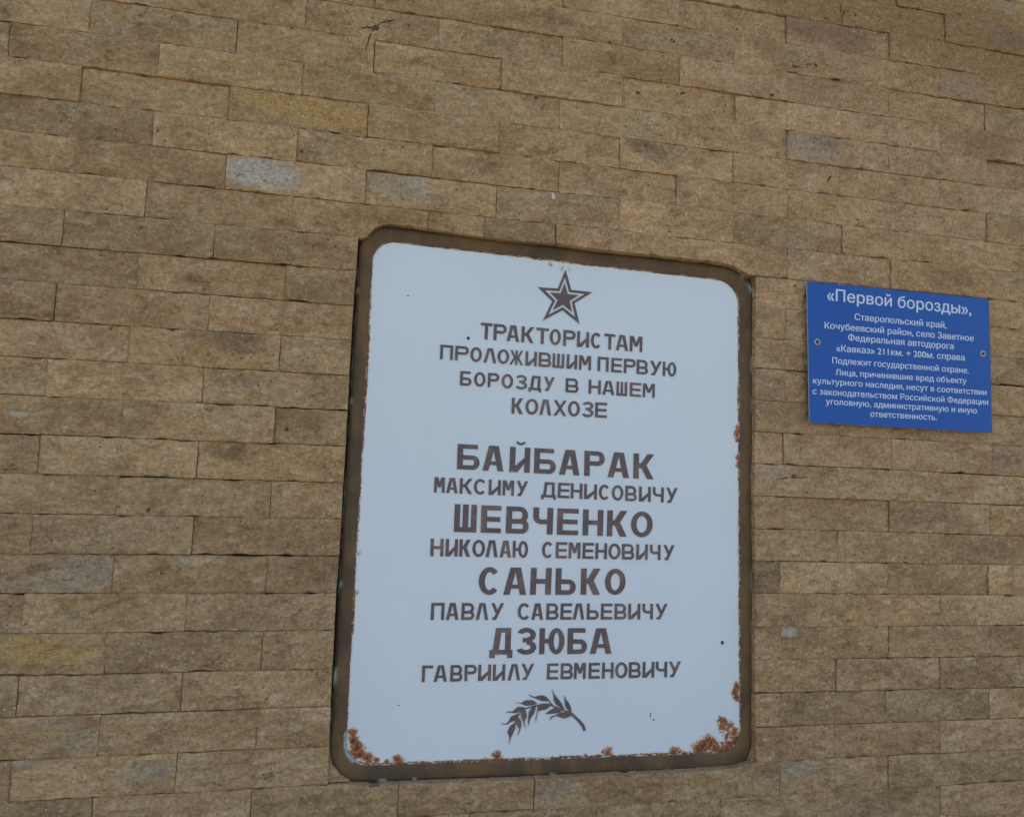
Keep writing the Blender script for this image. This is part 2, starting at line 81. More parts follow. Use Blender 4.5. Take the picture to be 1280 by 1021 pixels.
BLOB = [[0.529,2.143,0.07,0.032,'w',1.0],[0.562,2.141,0.042,0.023,'w',1.0],[0.487,2.147,0.036,0.02,'w',0.6],[0.63,2.14,0.068,0.024,'g',0.25],[0.832,2.151,0.075,0.029,'g',0.7],[0.868,2.163,0.033,0.014,'w',0.45],[0.897,2.121,0.04,0.009,'w',0.4],[0.647,2.294,0.107,0.026,'y',0.9],[0.718,2.29,0.053,0.023,'y',0.7],[0.509,2.317,0.05,0.02,'y',0.5],[0.575,2.07,0.117,0.013,'y',0.35],[0.065,1.947,0.038,0.017,'o',0.5],[0.251,1.285,0.059,0.027,'g',0.9],[0.152,1.256,0.086,0.02,'g',0.5],[0.217,1.248,0.036,0.015,'g',0.5],[0.191,1.123,0.086,0.022,'y',0.8],[0.132,1.147,0.057,0.023,'y',0.5],[0.27,0.952,0.036,0.02,'g',0.6],[0.166,0.918,0.056,0.014,'g',0.6],[0.4,0.885,0.048,0.021,'g',0.7],[0.203,0.985,0.043,0.011,'g',0.5],[1.852,2.71,0.058,0.042,'o',0.5],[2.202,2.764,0.352,0.065,'o',0.75],[2.459,2.759,0.106,0.042,'o',0.6],[2.491,2.76,0.059,0.027,'p',0.6],[1.887,2.756,0.188,0.028,'o',0.6],[2.406,2.693,0.131,0.052,'o',0.5],[1.841,2.595,0.092,0.023,'o',0.4],[1.864,2.69,0.065,0.03,'p',0.55],[1.982,2.683,0.067,0.033,'p',0.45],[2.494,2.871,0.067,0.027,'g',0.4],[1.841,2.627,0.058,0.028,'g',0.35],[1.876,2.373,0.069,0.03,'g',0.8],[1.934,2.395,0.058,0.023,'p',0.4],[1.807,2.396,0.018,0.036,'b',0.5],[2.314,2.587,0.077,0.046,'g',0.35],[2.401,2.451,0.077,0.036,'b',0.3],[2.387,2.416,0.057,0.031,'o',0.3],[1.174,2.618,0.05,0.024,'r',0.45],[1.441,2.663,0.053,0.03,'r',0.4],[1.194,2.597,0.1,0.02,'b',0.4],[1.749,2.624,0.036,0.032,'r',0.5],[1.784,2.564,0.046,0.018,'r',0.5],[0.908,2.084,0.055,0.025,'o',0.6],[0.8,2.08,0.071,0.021,'o',0.5],[0.854,2.073,0.09,0.016,'o',0.5],[0.713,2.058,0.021,0.009,'g',0.4],[1.448,2.308,0.063,0.029,'b',0.55],[1.406,2.327,0.041,0.021,'b',0.5],[1.013,2.224,0.047,0.023,'b',0.35],[0.94,2.177,0.055,0.018,'b',0.35],[1.814,1.156,0.017,0.017,'w',0.9],[1.846,1.158,0.043,0.026,'g',0.4],[1.779,1.531,0.039,0.02,'g',0.5],[1.812,1.575,0.022,0.011,'g',0.4],[1.816,0.839,0.064,0.038,'g',0.8],[1.934,0.825,0.098,0.03,'g',0.35],[1.252,0.812,0.046,0.022,'g',0.6],[1.216,0.788,0.037,0.022,'g',0.4],[1.868,1.177,0.065,0.026,'o',0.2],[1.772,1.027,0.038,0.017,'y',0.5],[1.141,0.843,0.036,0.014,'g',0.3],[0.1,1.588,0.013,0.006,'w',0.8],[0.431,1.306,0.022,0.008,'w',0.5],[0.501,1.315,0.035,0.006,'w',0.35],[0.152,1.166,0.011,0.007,'w',0.7],[0.117,2.037,0.044,0.012,'y',0.3],[0.494,1.78,0.081,0.016,'b',0.6],[0.528,1.756,0.065,0.016,'b',0.5],[0.303,1.685,0.092,0.021,'b',0.35],[0.145,1.688,0.059,0.015,'o',0.35],[0.51,1.532,0.048,0.019,'b',0.6],[0.533,1.679,0.032,0.024,'p',0.4],[0.114,2.26,0.06,0.015,'o',0.35],[0.198,2.159,0.038,0.012,'o',0.4],[0.681,1.705,0.084,0.02,'b',0.3],[0.641,0.979,0.048,0.019,'b',0.35],[1.001,0.799,0.087,0.021,'b',0.3],[1.579,0.814,0.08,0.02,'o',0.35],[1.701,0.826,0.052,0.017,'o',0.3],[0.371,2.406,0.032,0.016,'o',0.3],[0.457,2.479,0.017,0.017,'o',0.5],[0.028,2.387,0.015,0.018,'b',0.5],[0.229,1.193,0.029,0.012,'p',0.5],[0.263,1.814,0.046,0.012,'o',0.3],[2.317,2.064,0.1,0.03,'b',0.4],[2.187,1.447,0.118,0.033,'b',0.4],[2.42,1.589,0.075,0.03,'p',0.45],[2.378,1.368,0.098,0.029,'p',0.4],[1.843,2.116,0.045,0.023,'g',0.3],[2.231,1.175,0.071,0.019,'p',0.35],[1.809,2.081,0.036,0.031,'b',0.3],[1.211,2.082,0.039,0.014,'o',0.3],[1.537,2.075,0.063,0.019,'p',0.3],[2.278,2.753,0.485,0.217,'o',0.42],[2.459,2.736,0.238,0.159,'o',0.4],[2.149,2.375,0.464,0.269,'m',0.38],[2.189,1.611,0.381,0.214,'m',0.3],[1.844,1.878,0.201,0.246,'m',0.3],[1.749,2.624,0.272,0.159,'m',0.35],[0.268,1.068,0.234,0.19,'k',0.3],[0.166,1.43,0.174,0.16,'k',0.25],[0.787,2.338,0.358,0.143,'n',0.3],[0.387,2.409,0.26,0.114,'n',0.25],[0.316,1.835,0.232,0.124,'m',0.25],[2.25,0.898,0.14,0.028,'p',0.25],[2.068,1.049,0.136,0.032,'b',0.2],[0.714,1.125,0.082,0.023,'p',0.2],[0.612,1.2,0.065,0.019,'g',0.25]]
RH, SL, ZL0 = 0.078133, 0.30, 2.410447      # course height, stone length, height of course line 0

# ------------------------------------------------------------------ helpers
def link(name, me, mat=None, parent=None):
    o = bpy.data.objects.new(name, me)
    COL.objects.link(o)
    if mat is not None:
        me.materials.append(mat)
    if parent is not None:
        o.parent = parent
        if parent.type == 'EMPTY' or parent.location.length > 0:
            pass
    return o

def mesh_from(name, verts, faces, smooth=False):
    me = bpy.data.meshes.new(name)
    me.from_pydata(verts, [], faces)
    me.update()
    if smooth:
        me.polygons.foreach_set('use_smooth', [True] * len(me.polygons))
    return me

def thing(name, label, cat, loc, group=None):
    o = bpy.data.objects.new(name, None)
    COL.objects.link(o)
    o.location = loc
    o['label'] = label
    o['category'] = cat
    if group:
        o['group'] = group
    return o

def hang(o, parent, origin=None):
    """parent o; its mesh is in world coordinates: move the origin to `origin` and keep it in place"""
    if origin is None:
        n = len(o.data.vertices)
        origin = Vector((0, 0, 0))
        for v in o.data.vertices:
            origin += v.co
        origin /= max(n, 1)
    origin = Vector(origin)
    o.data.transform(Matrix.Translation(-origin))
    o.parent = parent
    p = parent
    acc = Vector((0, 0, 0))
    while p is not None:
        acc += p.location
        p = p.parent
    o.location = origin - acc
    return o

def lin(c):
    return tuple(((x / 255) / 12.92 if x / 255 <= 0.04045 else (((x / 255) + 0.055) / 1.055) ** 2.4) for x in c)

class NT:
    def __init__(self, name):
        self.mat = bpy.data.materials.new(name)
        self.mat.use_nodes = True
        self.t = self.mat.node_tree
        self.t.nodes.clear()
        self.out = self.n('ShaderNodeOutputMaterial')
        self.b = self.n('ShaderNodeBsdfPrincipled')
        self.l(self.b.outputs[0], self.out.inputs['Surface'])
    def n(self, ty, **kw):
        x = self.t.nodes.new(ty)
        for k, v in kw.items():
            setattr(x, k, v)
        return x
    def l(self, a, b):
        self.t.links.new(a, b)
    def put(self, sock, v):
        if hasattr(v, 'links') or hasattr(v, 'is_output'):
            self.l(v, sock)
        else:
            sock.default_value = v
    def noise(self, vec, scale, detail=5, rough=0.55, dist=0.0, lac=2.0):
        x = self.n('ShaderNodeTexNoise')
        self.put(x.inputs['Vector'], vec)
        x.inputs['Scale'].default_value = scale
        x.inputs['Detail'].default_value = detail
        x.inputs['Roughness'].default_value = rough
        x.inputs['Lacunarity'].default_value = lac
        x.inputs['Distortion'].default_value = dist
        return x.outputs['Fac']
    def voro(self, vec, scale, feature='F1', rnd=1.0):
        x = self.n('ShaderNodeTexVoronoi', feature=feature)
        self.put(x.inputs['Vector'], vec)
        x.inputs['Scale'].default_value = scale
        x.inputs['Randomness'].default_value = rnd
        return x.outputs
    def ramp(self, fac, a, b, lo=0.0, hi=1.0):
        x = self.n('ShaderNodeMapRange', interpolation_type='SMOOTHSTEP')
        self.put(x.inputs[0], fac)
        x.inputs[1].default_value = a
        x.inputs[2].default_value = b
        x.inputs[3].default_value = lo
        x.inputs[4].default_value = hi
        return x.outputs[0]
    def math(self, op, a, b=0.0, c=0.0, clamp=False):
        x = self.n('ShaderNodeMath', operation=op, use_clamp=clamp)
        self.put(x.inputs[0], a)
        self.put(x.inputs[1], b)
        self.put(x.inputs[2], c)
        return x.outputs[0]
    def mix(self, fac, a, b, mode='MIX'):
        x = self.n('ShaderNodeMix', data_type='RGBA', blend_type=mode)
        self.put(x.inputs[0], fac)
        for s, v in ((x.inputs[6], a), (x.inputs[7], b)):
            if isinstance(v, tuple) and len(v) == 3:
                v = (*v, 1)
            self.put(s, v)
        return x.outputs[2]
    def mapping(self, vec, scale=(1, 1, 1), rot=(0, 0, 0), loc=(0, 0, 0)):
        x = self.n('ShaderNodeMapping')
        self.put(x.inputs['Vector'], vec)
        x.inputs['Scale'].default_value = scale
        x.inputs['Rotation'].default_value = rot
        x.inputs['Location'].default_value = loc
        return x.outputs[0]
    def attr(self, name):
        return self.n('ShaderNodeAttribute', attribute_name=name).outputs
    def bump(self, h, strength, dist, normal=None):
        x = self.n('ShaderNodeBump')
        x.inputs['Strength'].default_value = strength
        x.inputs['Distance'].default_value = dist
        self.put(x.inputs['Height'], h)
        if normal is not None:
            self.l(normal, x.inputs['Normal'])
        return x.outputs[0]
    def done(self, color, rough, normal=None, metallic=0.0, spec=0.5):
        self.put(self.b.inputs['Base Color'], (*color, 1) if isinstance(color, tuple) else color)
        self.put(self.b.inputs['Roughness'], rough)
        self.b.inputs['Metallic'].default_value = metallic
        self.b.inputs['Specular IOR Level'].default_value = spec
        if normal is not None:
            self.l(normal, self.b.inputs['Normal'])
        return self.mat

# ------------------------------------------------------------------ materials
def mat_stone(name, use_attr=True):
    m = NT(name)
    tc = m.n('ShaderNodeTexCoord').outputs['Object']
    oi = m.n('ShaderNodeObjectInfo')
    off = m.n('ShaderNodeVectorMath', operation='SCALE')
    cmb = m.n('ShaderNodeCombineXYZ')
    m.l(oi.outputs['Random'], cmb.inputs[0])
    m.l(m.math('MULTIPLY', oi.outputs['Random'], 7.3), cmb.inputs[1])
    m.l(m.math('MULTIPLY', oi.outputs['Random'], 3.1), cmb.inputs[2])
    m.l(cmb.outputs[0], off.inputs[0])
    off.inputs['Scale'].default_value = 17.0
    ad = m.n('ShaderNodeVectorMath', operation='ADD')
    m.l(tc, ad.inputs[0]); m.l(off.outputs[0], ad.inputs[1])
    v = ad.outputs[0]
    vs = m.mapping(v, scale=(1, 1, 1.45), rot=(0, -0.4, 0))       # bedding runs along the stone, slightly askew
    big = m.noise(vs, 9, 3, 0.5, 0.3)
    mid = m.noise(vs, 34, 6, 0.62, 0.5)
    fine = m.noise(v, 120, 8, 0.7)
    grit = m.noise(v, 420, 6, 0.75)
    tan = (0.72, 0.463, 0.232)
    brown = (0.555, 0.342, 0.164)
    pale = (0.82, 0.61, 0.38)
    c = m.mix(m.ramp(big, 0.38, 0.66), tan, brown)
    c = m.mix(m.ramp(mid, 0.52, 0.72, 0, 0.65), c, pale)
    c = m.mix(m.ramp(mid, 0.30, 0.46, 0.55, 0), c, (0.27, 0.175, 0.09))
    c = m.mix(1.0, c, oi.outputs['Color'], 'MULTIPLY')
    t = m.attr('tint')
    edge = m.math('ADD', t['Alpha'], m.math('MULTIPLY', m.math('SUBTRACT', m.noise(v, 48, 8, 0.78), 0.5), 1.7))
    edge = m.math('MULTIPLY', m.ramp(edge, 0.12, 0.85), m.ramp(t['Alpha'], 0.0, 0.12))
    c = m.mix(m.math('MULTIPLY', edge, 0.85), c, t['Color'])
    # grain, grit and mineral flecks
    g = m.ramp(fine, 0.3, 0.7, 0.74, 1.26)
    c = m.mix(1.0, c, m.n('ShaderNodeCombineColor').outputs[0], 'MIX') if False else c
    gc = m.n('ShaderNodeCombineColor')
    for i in range(3):
        m.l(g, gc.inputs[i])
    c = m.mix(1.0, c, gc.outputs[0], 'MULTIPLY')
    g2 = m.ramp(grit, 0.25, 0.75, 0.80, 1.18)
    gc2 = m.n('ShaderNodeCombineColor')
    for i in range(3):
        m.l(g2, gc2.inputs[i])
    c = m.mix(1.0, c, gc2.outputs[0], 'MULTIPLY')
    vo = m.voro(m.mapping(v, scale=(1, 1, 1.5)), 62)
    sel = m.ramp(m.noise(v, 23, 2), 0.60, 0.66)
    pit = m.math('MULTIPLY', m.ramp(vo['Distance'], 0.10, 0.24, 1, 0), sel)
    c = m.mix(m.math('MULTIPLY', pit, 0.62), c, (0.075, 0.052, 0.032))
    vo2 = m.voro(v, 88)
    sel2 = m.ramp(m.noise(v, 19, 3), 0.50, 0.62)
    fleck = m.math('MULTIPLY', m.ramp(vo2['Distance'], 0.13, 0.25, 1, 0), sel2)
    c = m.mix(m.math('MULTIPLY', fleck, 0.75), c, (0.82, 0.72, 0.54))
    vo3 = m.voro(m.mapping(v, scale=(1, 1, 1.6), rot=(0, -0.3, 0)), 78)
    hole = m.math('MULTIPLY', m.math('MULTIPLY', m.ramp(vo3['Distance'], 0.16, 0.34, 1, 0), m.ramp(t['Alpha'], 0.72, 0.86)), m.ramp(m.noise(v, 30, 3), 0.42, 0.52))
    c = m.mix(m.math('MULTIPLY', hole, 0.75), c, (0.30, 0.235, 0.16))
    # split-face relief
    vr = m.mapping(v, scale=(1, 1, 1.9), rot=(0, -0.55, 0))
    r0 = m.noise(vr, 30, 6, 0.6, 0.8)
    r1 = m.math('SUBTRACT', 1.0, m.math('MULTIPLY', m.math('ABSOLUTE', m.math('SUBTRACT', r0, 0.5)), 2.4))
    r1 = m.math('ADD', m.math('MULTIPLY', r1, 0.55), m.math('MULTIPLY', m.noise(vr, 62, 6, 0.62, 0.4), 0.7))
    r2 = m.voro(m.mapping(v, scale=(1, 1, 1.7), rot=(0, -0.5, 0)), 38)['Distance']
    h = m.math('ADD', m.math('MULTIPLY', r1, 1.0), m.math('MULTIPLY', r2, 0.28))
    h = m.math('ADD', h, m.math('MULTIPLY', fine, 0.35))
    h = m.math('ADD', h, m.math('MULTIPLY', grit, 0.10))
    h = m.math('SUBTRACT', h, m.math('MULTIPLY', pit, 0.28))
    nrm = m.bump(h, 1.0, 0.018)
    return m.done(c, 0.92, nrm, spec=0.25)

M = {}
M['stone'] = mat_stone('split_stone')

m = NT('mortar')
tc = m.n('ShaderNodeTexCoord').outputs['Object']
f = m.noise(tc, 60, 6, 0.7)
M['mortar'] = m.done(m.mix(f, (0.10, 0.075, 0.05), (0.22, 0.175, 0.12)), 0.95, m.bump(f, 0.6, 0.004), spec=0.2)

m = NT('dark_gouge')
tc = m.n('ShaderNodeTexCoord').outputs['Object']
f = m.noise(tc, 300, 4, 0.7)
M['gouge'] = m.done(m.mix(f, (0.06, 0.038, 0.024), (0.17, 0.115, 0.065)), 0.95, spec=0.1)

m = NT('bird_white')
M['white_spot'] = m.done((0.62, 0.60, 0.55), 0.9)

# painted bronze-brown frame
m = NT('brown_frame_paint')
tc = m.n('ShaderNodeTexCoord').outputs['Object']
at = m.attr('frame')
T_, K_ = at['Color'], at['Alpha']
sx = m.n('ShaderNodeSeparateColor'); m.l(T_, sx.inputs[0])
t_across, s_along, side = sx.outputs[0], sx.outputs[1], sx.outputs[2]
big = m.noise(tc, 7, 4, 0.6, 0.4)
mid = m.noise(m.mapping(tc, scale=(1, 1, .35)), 38, 6, 0.7)
fine = m.noise(tc, 240, 5, 0.7)
c = m.mix(m.ramp(big, 0.38, 0.62), (0.085, 0.055, 0.032), (0.170, 0.098, 0.038))
c = m.mix(m.ramp(mid, 0.45, 0.7, 0, 0.8), c, (0.085, 0.055, 0.038))
c = m.mix(m.ramp(m.noise(m.mapping(tc, scale=(1, 1, .3)), 16, 5, 0.6, 0.5), 0.55, 0.72, 0, 0.5), c, (0.17, 0.105, 0.052))
c = m.mix(m.math('MULTIPLY', m.ramp(m.math('ADD', t_across, m.math('MULTIPLY', m.math('SUBTRACT', m.noise(tc, 14, 5, 0.65), 0.5), 0.35)), 0.05, 0.30, 1, 0), 0.75), c, (0.040, 0.030, 0.022))  # outer edge darkened: grime plus the recess shade painted into the colour
c = m.mix(m.ramp(fine, 0.35, 0.8, 0, 0.35), c, (0.20, 0.145, 0.09))
# dusty brown-red smears towards the panel
c = m.mix(m.math('MULTIPLY', m.ramp(t_across, 0.55, 0.98), m.ramp(m.noise(tc, 22, 5, 0.7), 0.46, 0.68, 0, 0.7)), c, (0.17, 0.085, 0.06))
# old cream and rust line where the frame laps the panel
lipn = m.noise(tc, 52, 7, 0.75)
lip = m.math('MULTIPLY', m.ramp(t_across, 0.935, 0.97), m.ramp(lipn, 0.42, 0.52))
c = m.mix(lip, c, m.mix(m.ramp(m.noise(tc, 90, 4), 0.42, 0.55), (0.55, 0.47, 0.36), (0.16, 0.07, 0.035)))
# verdigris and old white paint on the outer edge
on = m.noise(tc, 19, 6, 0.7)
rim = m.math('MULTIPLY', m.ramp(t_across, 0.035, 0.08, 1, 0), m.ramp(on, 0.47, 0.56))
c = m.mix(rim, c, m.mix(m.ramp(m.noise(tc, 47, 3), 0.40, 0.58), (0.13, 0.33, 0.29), (0.42, 0.43, 0.40)))
c = m.mix(K_, c, m.mix(m.ramp(fine, 0.4, 0.6), (0.16, 0.38, 0.33), (0.48, 0.50, 0.47)))
nr = m.bump(m.math('ADD', m.math('MULTIPLY', mid, 0.6), m.math('MULTIPLY', fine, 0.25)), 0.4, 0.0025)
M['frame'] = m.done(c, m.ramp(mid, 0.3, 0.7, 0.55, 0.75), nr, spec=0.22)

# white enamel with rust
m = NT('white_enamel')
tc = m.n('ShaderNodeTexCoord').outputs['Object']
ru = m.attr('rust')['Fac']
cl = m.noise(tc, 2.6, 4, 0.5)
c = m.mix(m.ramp(cl, 0.3, 0.7), (0.695, 0.75, 0.765), (0.73, 0.765, 0.79))
c = m.mix(m.ramp(m.noise(m.mapping(tc, scale=(1, 1, .12)), 30, 5, 0.6), 0.55, 0.8, 0, 0.10), c, (0.60, 0.60, 0.57))
c = m.mix(m.ramp(m.noise(tc, 170, 5, 0.8), 0.66, 0.76, 0, 0.25), c, (0.45, 0.42, 0.38))
n1 = m.noise(tc, 70, 5, 0.58, 1.6)
n2 = m.noise(tc, 110, 5, 0.6)
a = m.math('ADD', ru, m.math('MULTIPLY', m.math('SUBTRACT', n1, 0.5), 1.5))
halo = m.math('MULTIPLY', m.ramp(a, 0.05, 0.42), m.ramp(ru, 0.02, 0.3))
core = m.math('MULTIPLY', m.ramp(a, 0.34, 0.56), m.ramp(ru, 0.05, 0.25))
dark = m.math('MULTIPLY', m.ramp(m.math('ADD', a, m.math('MULTIPLY', m.math('SUBTRACT', n2, 0.5), 0.35)), 0.72, 0.95), core)
c = m.mix(m.math('MULTIPLY', halo, 0.75), c, (0.58, 0.42, 0.25))
c = m.mix(core, c, m.mix(m.ramp(n2, 0.35, 0.65), (0.44, 0.17, 0.055), (0.21, 0.072, 0.035)))
c = m.mix(dark, c, (0.085, 0.036, 0.022))
nr = m.bump(m.math('ADD', m.math('MULTIPLY', core, m.math('ADD', n2, 0.4)), m.math('MULTIPLY', cl, 0.3)), 0.45, 0.0016)
M['panel'] = m.done(c, m.math('ADD', 0.42, m.math('MULTIPLY', core, 0.4)), nr, spec=0.35)

m = NT('brown_letter_paint')
tc = m.n('ShaderNodeNewGeometry').outputs['Position']
n1 = m.noise(tc, 42, 6, 0.7)
n2 = m.noise(m.mapping(tc, scale=(1, 1, .4)), 260, 5, 0.7)
c = m.mix(m.ramp(n1, 0.4, 0.66), (0.142, 0.100, 0.096), (0.112, 0.084, 0.083))
c = m.mix(m.ramp(n2, 0.52, 0.72, 0, 0.65), c, (0.235, 0.135, 0.10))
c = m.mix(m.ramp(m.noise(tc, 24, 4, 0.6), 0.50, 0.64, 0, 0.6), c, (0.25, 0.165, 0.12))
c = m.mix(m.ramp(m.noise(tc, 330, 3, 0.6), 0.66, 0.76, 0, 0.4), c, (0.45, 0.44, 0.43))
M['letter'] = m.done(c, 0.6, m.bump(n2, 0.3, 0.001), spec=0.4)

m = NT('chipped_enamel')
M['chip'] = m.done((0.05, 0.045, 0.045), 0.7)

m = NT('blue_plastic')
tc = m.n('ShaderNodeTexCoord').outputs['Object']
n1 = m.noise(tc, 4, 4, 0.6)
c = m.mix(m.ramp(n1, 0.3, 0.7), (0.010, 0.086, 0.36), (0.012, 0.096, 0.38))
c = m.mix(m.ramp(m.noise(tc, 210, 5, 0.8), 0.62, 0.74, 0, 0.18), c, (0.12, 0.18, 0.36))
M['blue'] = m.done(c, m.ramp(n1, 0.3, 0.7, 0.32, 0.42), spec=0.32)
m = NT('pale_core')
M['core'] = m.done((0.42, 0.45, 0.50), 0.6)
m = NT('white_vinyl')
M['vinyl'] = m.done((0.60, 0.67, 0.79), 0.5)
m = NT('zinc_screw')
M['zinc'] = m.done((0.38, 0.38, 0.35), 0.5, metallic=0.6)
m = NT('screw_dark')
M['sdark'] = m.done((0.05, 0.05, 0.05), 0.7)

m = NT('grass_ground')
tc = m.n('ShaderNodeTexCoord').outputs['Object']
n1 = m.noise(tc, 0.8, 6, 0.65)
n2 = m.noise(tc, 30, 6, 0.8)
c = m.mix(m.ramp(n1, 0.4, 0.65), (0.075, 0.095, 0.03), (0.14, 0.125, 0.06))
c = m.mix(m.ramp(n2, 0.4, 0.7, 0, 0.6), c, (0.05, 0.075, 0.02))
M['grass'] = m.done(c, 0.95, m.bump(n2, 0.8, 0.03), spec=0.1)
m = NT('concrete_paving')
tc = m.n('ShaderNodeTexCoord').outputs['Object']
n1 = m.noise(tc, 2, 6, 0.65)
n2 = m.noise(tc, 90, 6, 0.8)
c = m.mix(n1, (0.27, 0.225, 0.165), (0.33, 0.28, 0.21))
c = m.mix(m.ramp(n2, 0.4, 0.7, 0, 0.4), c, (0.24, 0.22, 0.19))
M['paving'] = m.done(c, 0.9, m.bump(n2, 0.5, 0.003), spec=0.2)

# ------------------------------------------------------------------ the ground
def flat_box(name, x0, x1, y0, y1, z0, z1, mat, parent=None):
    vs = [(x, y, z) for z in (z0, z1) for y in (y0, y1) for x in (x0, x1)]
    fs = [(0, 2, 3, 1), (4, 5, 7, 6), (0, 1, 5, 4), (2, 6, 7, 3), (0, 4, 6, 2), (1, 3, 7, 5)]
    return link(name, mesh_from(name, vs, fs), mat, parent)

g = link('ground', mesh_from('ground', [(-600, -600, 0), (600, -600, 0), (600, 600, 0), (-600, 600, 0)], [(0, 1, 2, 3)]), M['grass'])
g['kind'] = 'structure'
pv = flat_box('unseen_pavement', -14, 16, -7, -0.07, -0.1, 0.06, M['paving'])  # unseen; extent and warm tone set for light bounced onto the wall
pv['kind'] = 'structure'

# ------------------------------------------------------------------ the stone wall
def fit_dz(n, X):
    if n in ROWFIT and n != -5:
        c = ROWFIT[n]
        s = max(-1.3, min(1.3, (X - 1.2) / 1.2))
        return c[0] + c[1] * s + c[2] * s * s
    return 0.0
def zrow(n, X):
    w = 0.0006 * noise.noise(Vector((X * 9, n * 3.7, 0.3)))
    return ZL0 - n * RH + fit_dz(n, X) + w

def interp(pts, x, key=0, val=1):
    if x <= pts[0][key]:
        return pts[0][val]
    for a, b in zip(pts, pts[1:]):
        if x <= b[key]:
            d = b[key] - a[key]
            return a[val] if d < 1e-9 else a[val] + (b[val] - a[val]) * (x - a[key]) / d
    return pts[-1][val]
HL = sorted(HLEFT, key=lambda p: p[1])
HR = sorted(HRIGHT, key=lambda p: p[1])
hole_l = lambda z: interp(HL, z, 1, 0)
hole_r = lambda z: interp(HR, z, 1, 0)
hole_t = lambda x: interp(HTOP, x)
hole_b = lambda x: interp(HBOT, x) - 0.0022

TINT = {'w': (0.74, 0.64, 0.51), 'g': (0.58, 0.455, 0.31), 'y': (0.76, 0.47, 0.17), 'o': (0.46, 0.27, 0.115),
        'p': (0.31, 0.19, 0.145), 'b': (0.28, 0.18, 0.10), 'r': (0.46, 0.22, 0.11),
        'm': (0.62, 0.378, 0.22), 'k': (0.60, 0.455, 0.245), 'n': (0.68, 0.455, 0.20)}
BLOB.sort(key=lambda q: -q[3])
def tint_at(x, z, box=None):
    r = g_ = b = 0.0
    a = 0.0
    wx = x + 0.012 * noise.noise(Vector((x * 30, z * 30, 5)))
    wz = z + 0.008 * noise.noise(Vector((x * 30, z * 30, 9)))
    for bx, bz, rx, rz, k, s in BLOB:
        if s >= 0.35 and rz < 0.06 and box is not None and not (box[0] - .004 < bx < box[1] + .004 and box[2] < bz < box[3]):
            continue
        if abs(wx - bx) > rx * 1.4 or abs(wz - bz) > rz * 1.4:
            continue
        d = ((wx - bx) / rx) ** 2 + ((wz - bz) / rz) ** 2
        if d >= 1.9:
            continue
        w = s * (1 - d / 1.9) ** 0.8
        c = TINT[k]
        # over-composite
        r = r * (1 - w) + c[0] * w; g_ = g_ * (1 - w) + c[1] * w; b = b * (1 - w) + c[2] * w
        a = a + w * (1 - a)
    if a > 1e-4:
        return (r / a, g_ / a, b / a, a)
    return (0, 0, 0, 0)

def relief(x, z, sd):
    """split face: broad swells, slanting conchoidal ridges and small spalls"""
    h = 0.0040 * noise.fractal(Vector((x, sd * 13.7, z * 1.5)) * 13, 0.9, 2.1, 3)
    qx, qz = x * 0.86 + z * 0.5, z * 1.35 - x * 0.5
    n1 = noise.noise(Vector((qx * 24, sd * 3.1, qz * 30)))
    h += 0.0084 * (0.30 - abs(n1)) * 1.3
    n2 = noise.noise(Vector((qx * 52, sd * 5.3 + 2, qz * 60)))
    h += 0.0050 * (0.25 - abs(n2)) * 1.4
    n3 = noise.noise(Vector((x * 95, sd, z * 95)))
    h += 0.0020 * n3
    return h

BACK = 0.042
def stone_mesh(r, xl, xr, zb, zt, nx, nz, sd, h0, tx, tz, gaps, deep=None):
    """front grid + four sides.  xl/xr: functions of z; zb/zt: functions of x."""
    gl, gr, gb, gt = gaps
    zm = ZL0 - (r + 0.5) * RH
    verts, cols = [], []
    bx_ = (xl(zm), xr(zm), zm - RH / 2, zm + RH / 2)
    for j in range(nz + 1):
        s = 0.016 if j == 1 else (0.984 if j == nz - 1 else (j - (1 if 0 < j < nz else 0)) / (nz - 2) if j < nz else 1.0)
        for i in range(nx + 1):
            wq = 0.0012 / max(0.02, xr(zm) - xl(zm))
            t = wq if i == 1 else (1 - wq if i == nx - 1 else ((i - 1) / (nx - 2) if 0 < i < nx else (0.0 if i == 0 else 1.0)))
            tt = t
            zc = zm + (s - 0.5) * RH
            x = (xl(zc) + gl) * (1 - tt) + (xr(zc) - gr) * tt
            z = (zb(x) + gb) * (1 - s) + (zt(x) - gt) * s
            # slightly chipped, uneven arrises
            if j in (0, nz):
                z += 0.0007 * noise.noise(Vector((x * 45, sd, j))) + (-1 if j else 1) * max(0, noise.noise(Vector((x * 28, sd + 3, j))) - 0.30) * 0.011
            if i in (0, nx):
                x += 0.0007 * noise.noise(Vector((z * 60, sd, i)))
            ex = min(i, nx - i); ez = min(j, nz - j)
            ef = (0.35, 0.35, 0.7, 0.9, 1.0)[min(ex, ez, 4)]
            h = h0 + relief(x, z, sd) * ef + tx * (x - 0.5 * (xl(zc) + xr(zc))) + tz * (z - zm)
            if ez == 0:
                h -= 0.0002 + 0.0010 * gaps[3] / 0.0012
            if ex == 0:
                h -= 0.0004
            verts.append((x, -h, z))
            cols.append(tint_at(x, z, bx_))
    W = nx + 1
    faces = []
    for j in range(nz):
        for i in range(nx):
            a = j * W + i
            faces.append((a, a + 1, a + W + 1, a + W))
    # skirt
    loop = [i for i in range(W)] + [j * W + nx for j in range(1, nz + 1)] + [nz * W + i for i in range(nx - 1, -1, -1)] + [j * W for j in range(nz - 1, 0, -1)]
    base = len(verts)
    for k in loop:
        x, y, z = verts[k]
        verts.append((x, BACK, z)); cols.append(cols[k])
    n = len(loop)
    for k in range(n):
        a, b = loop[k], loop[(k + 1) % n]
        faces.append((b, a, base + k, base + (k + 1) % n))
    return verts, faces, cols

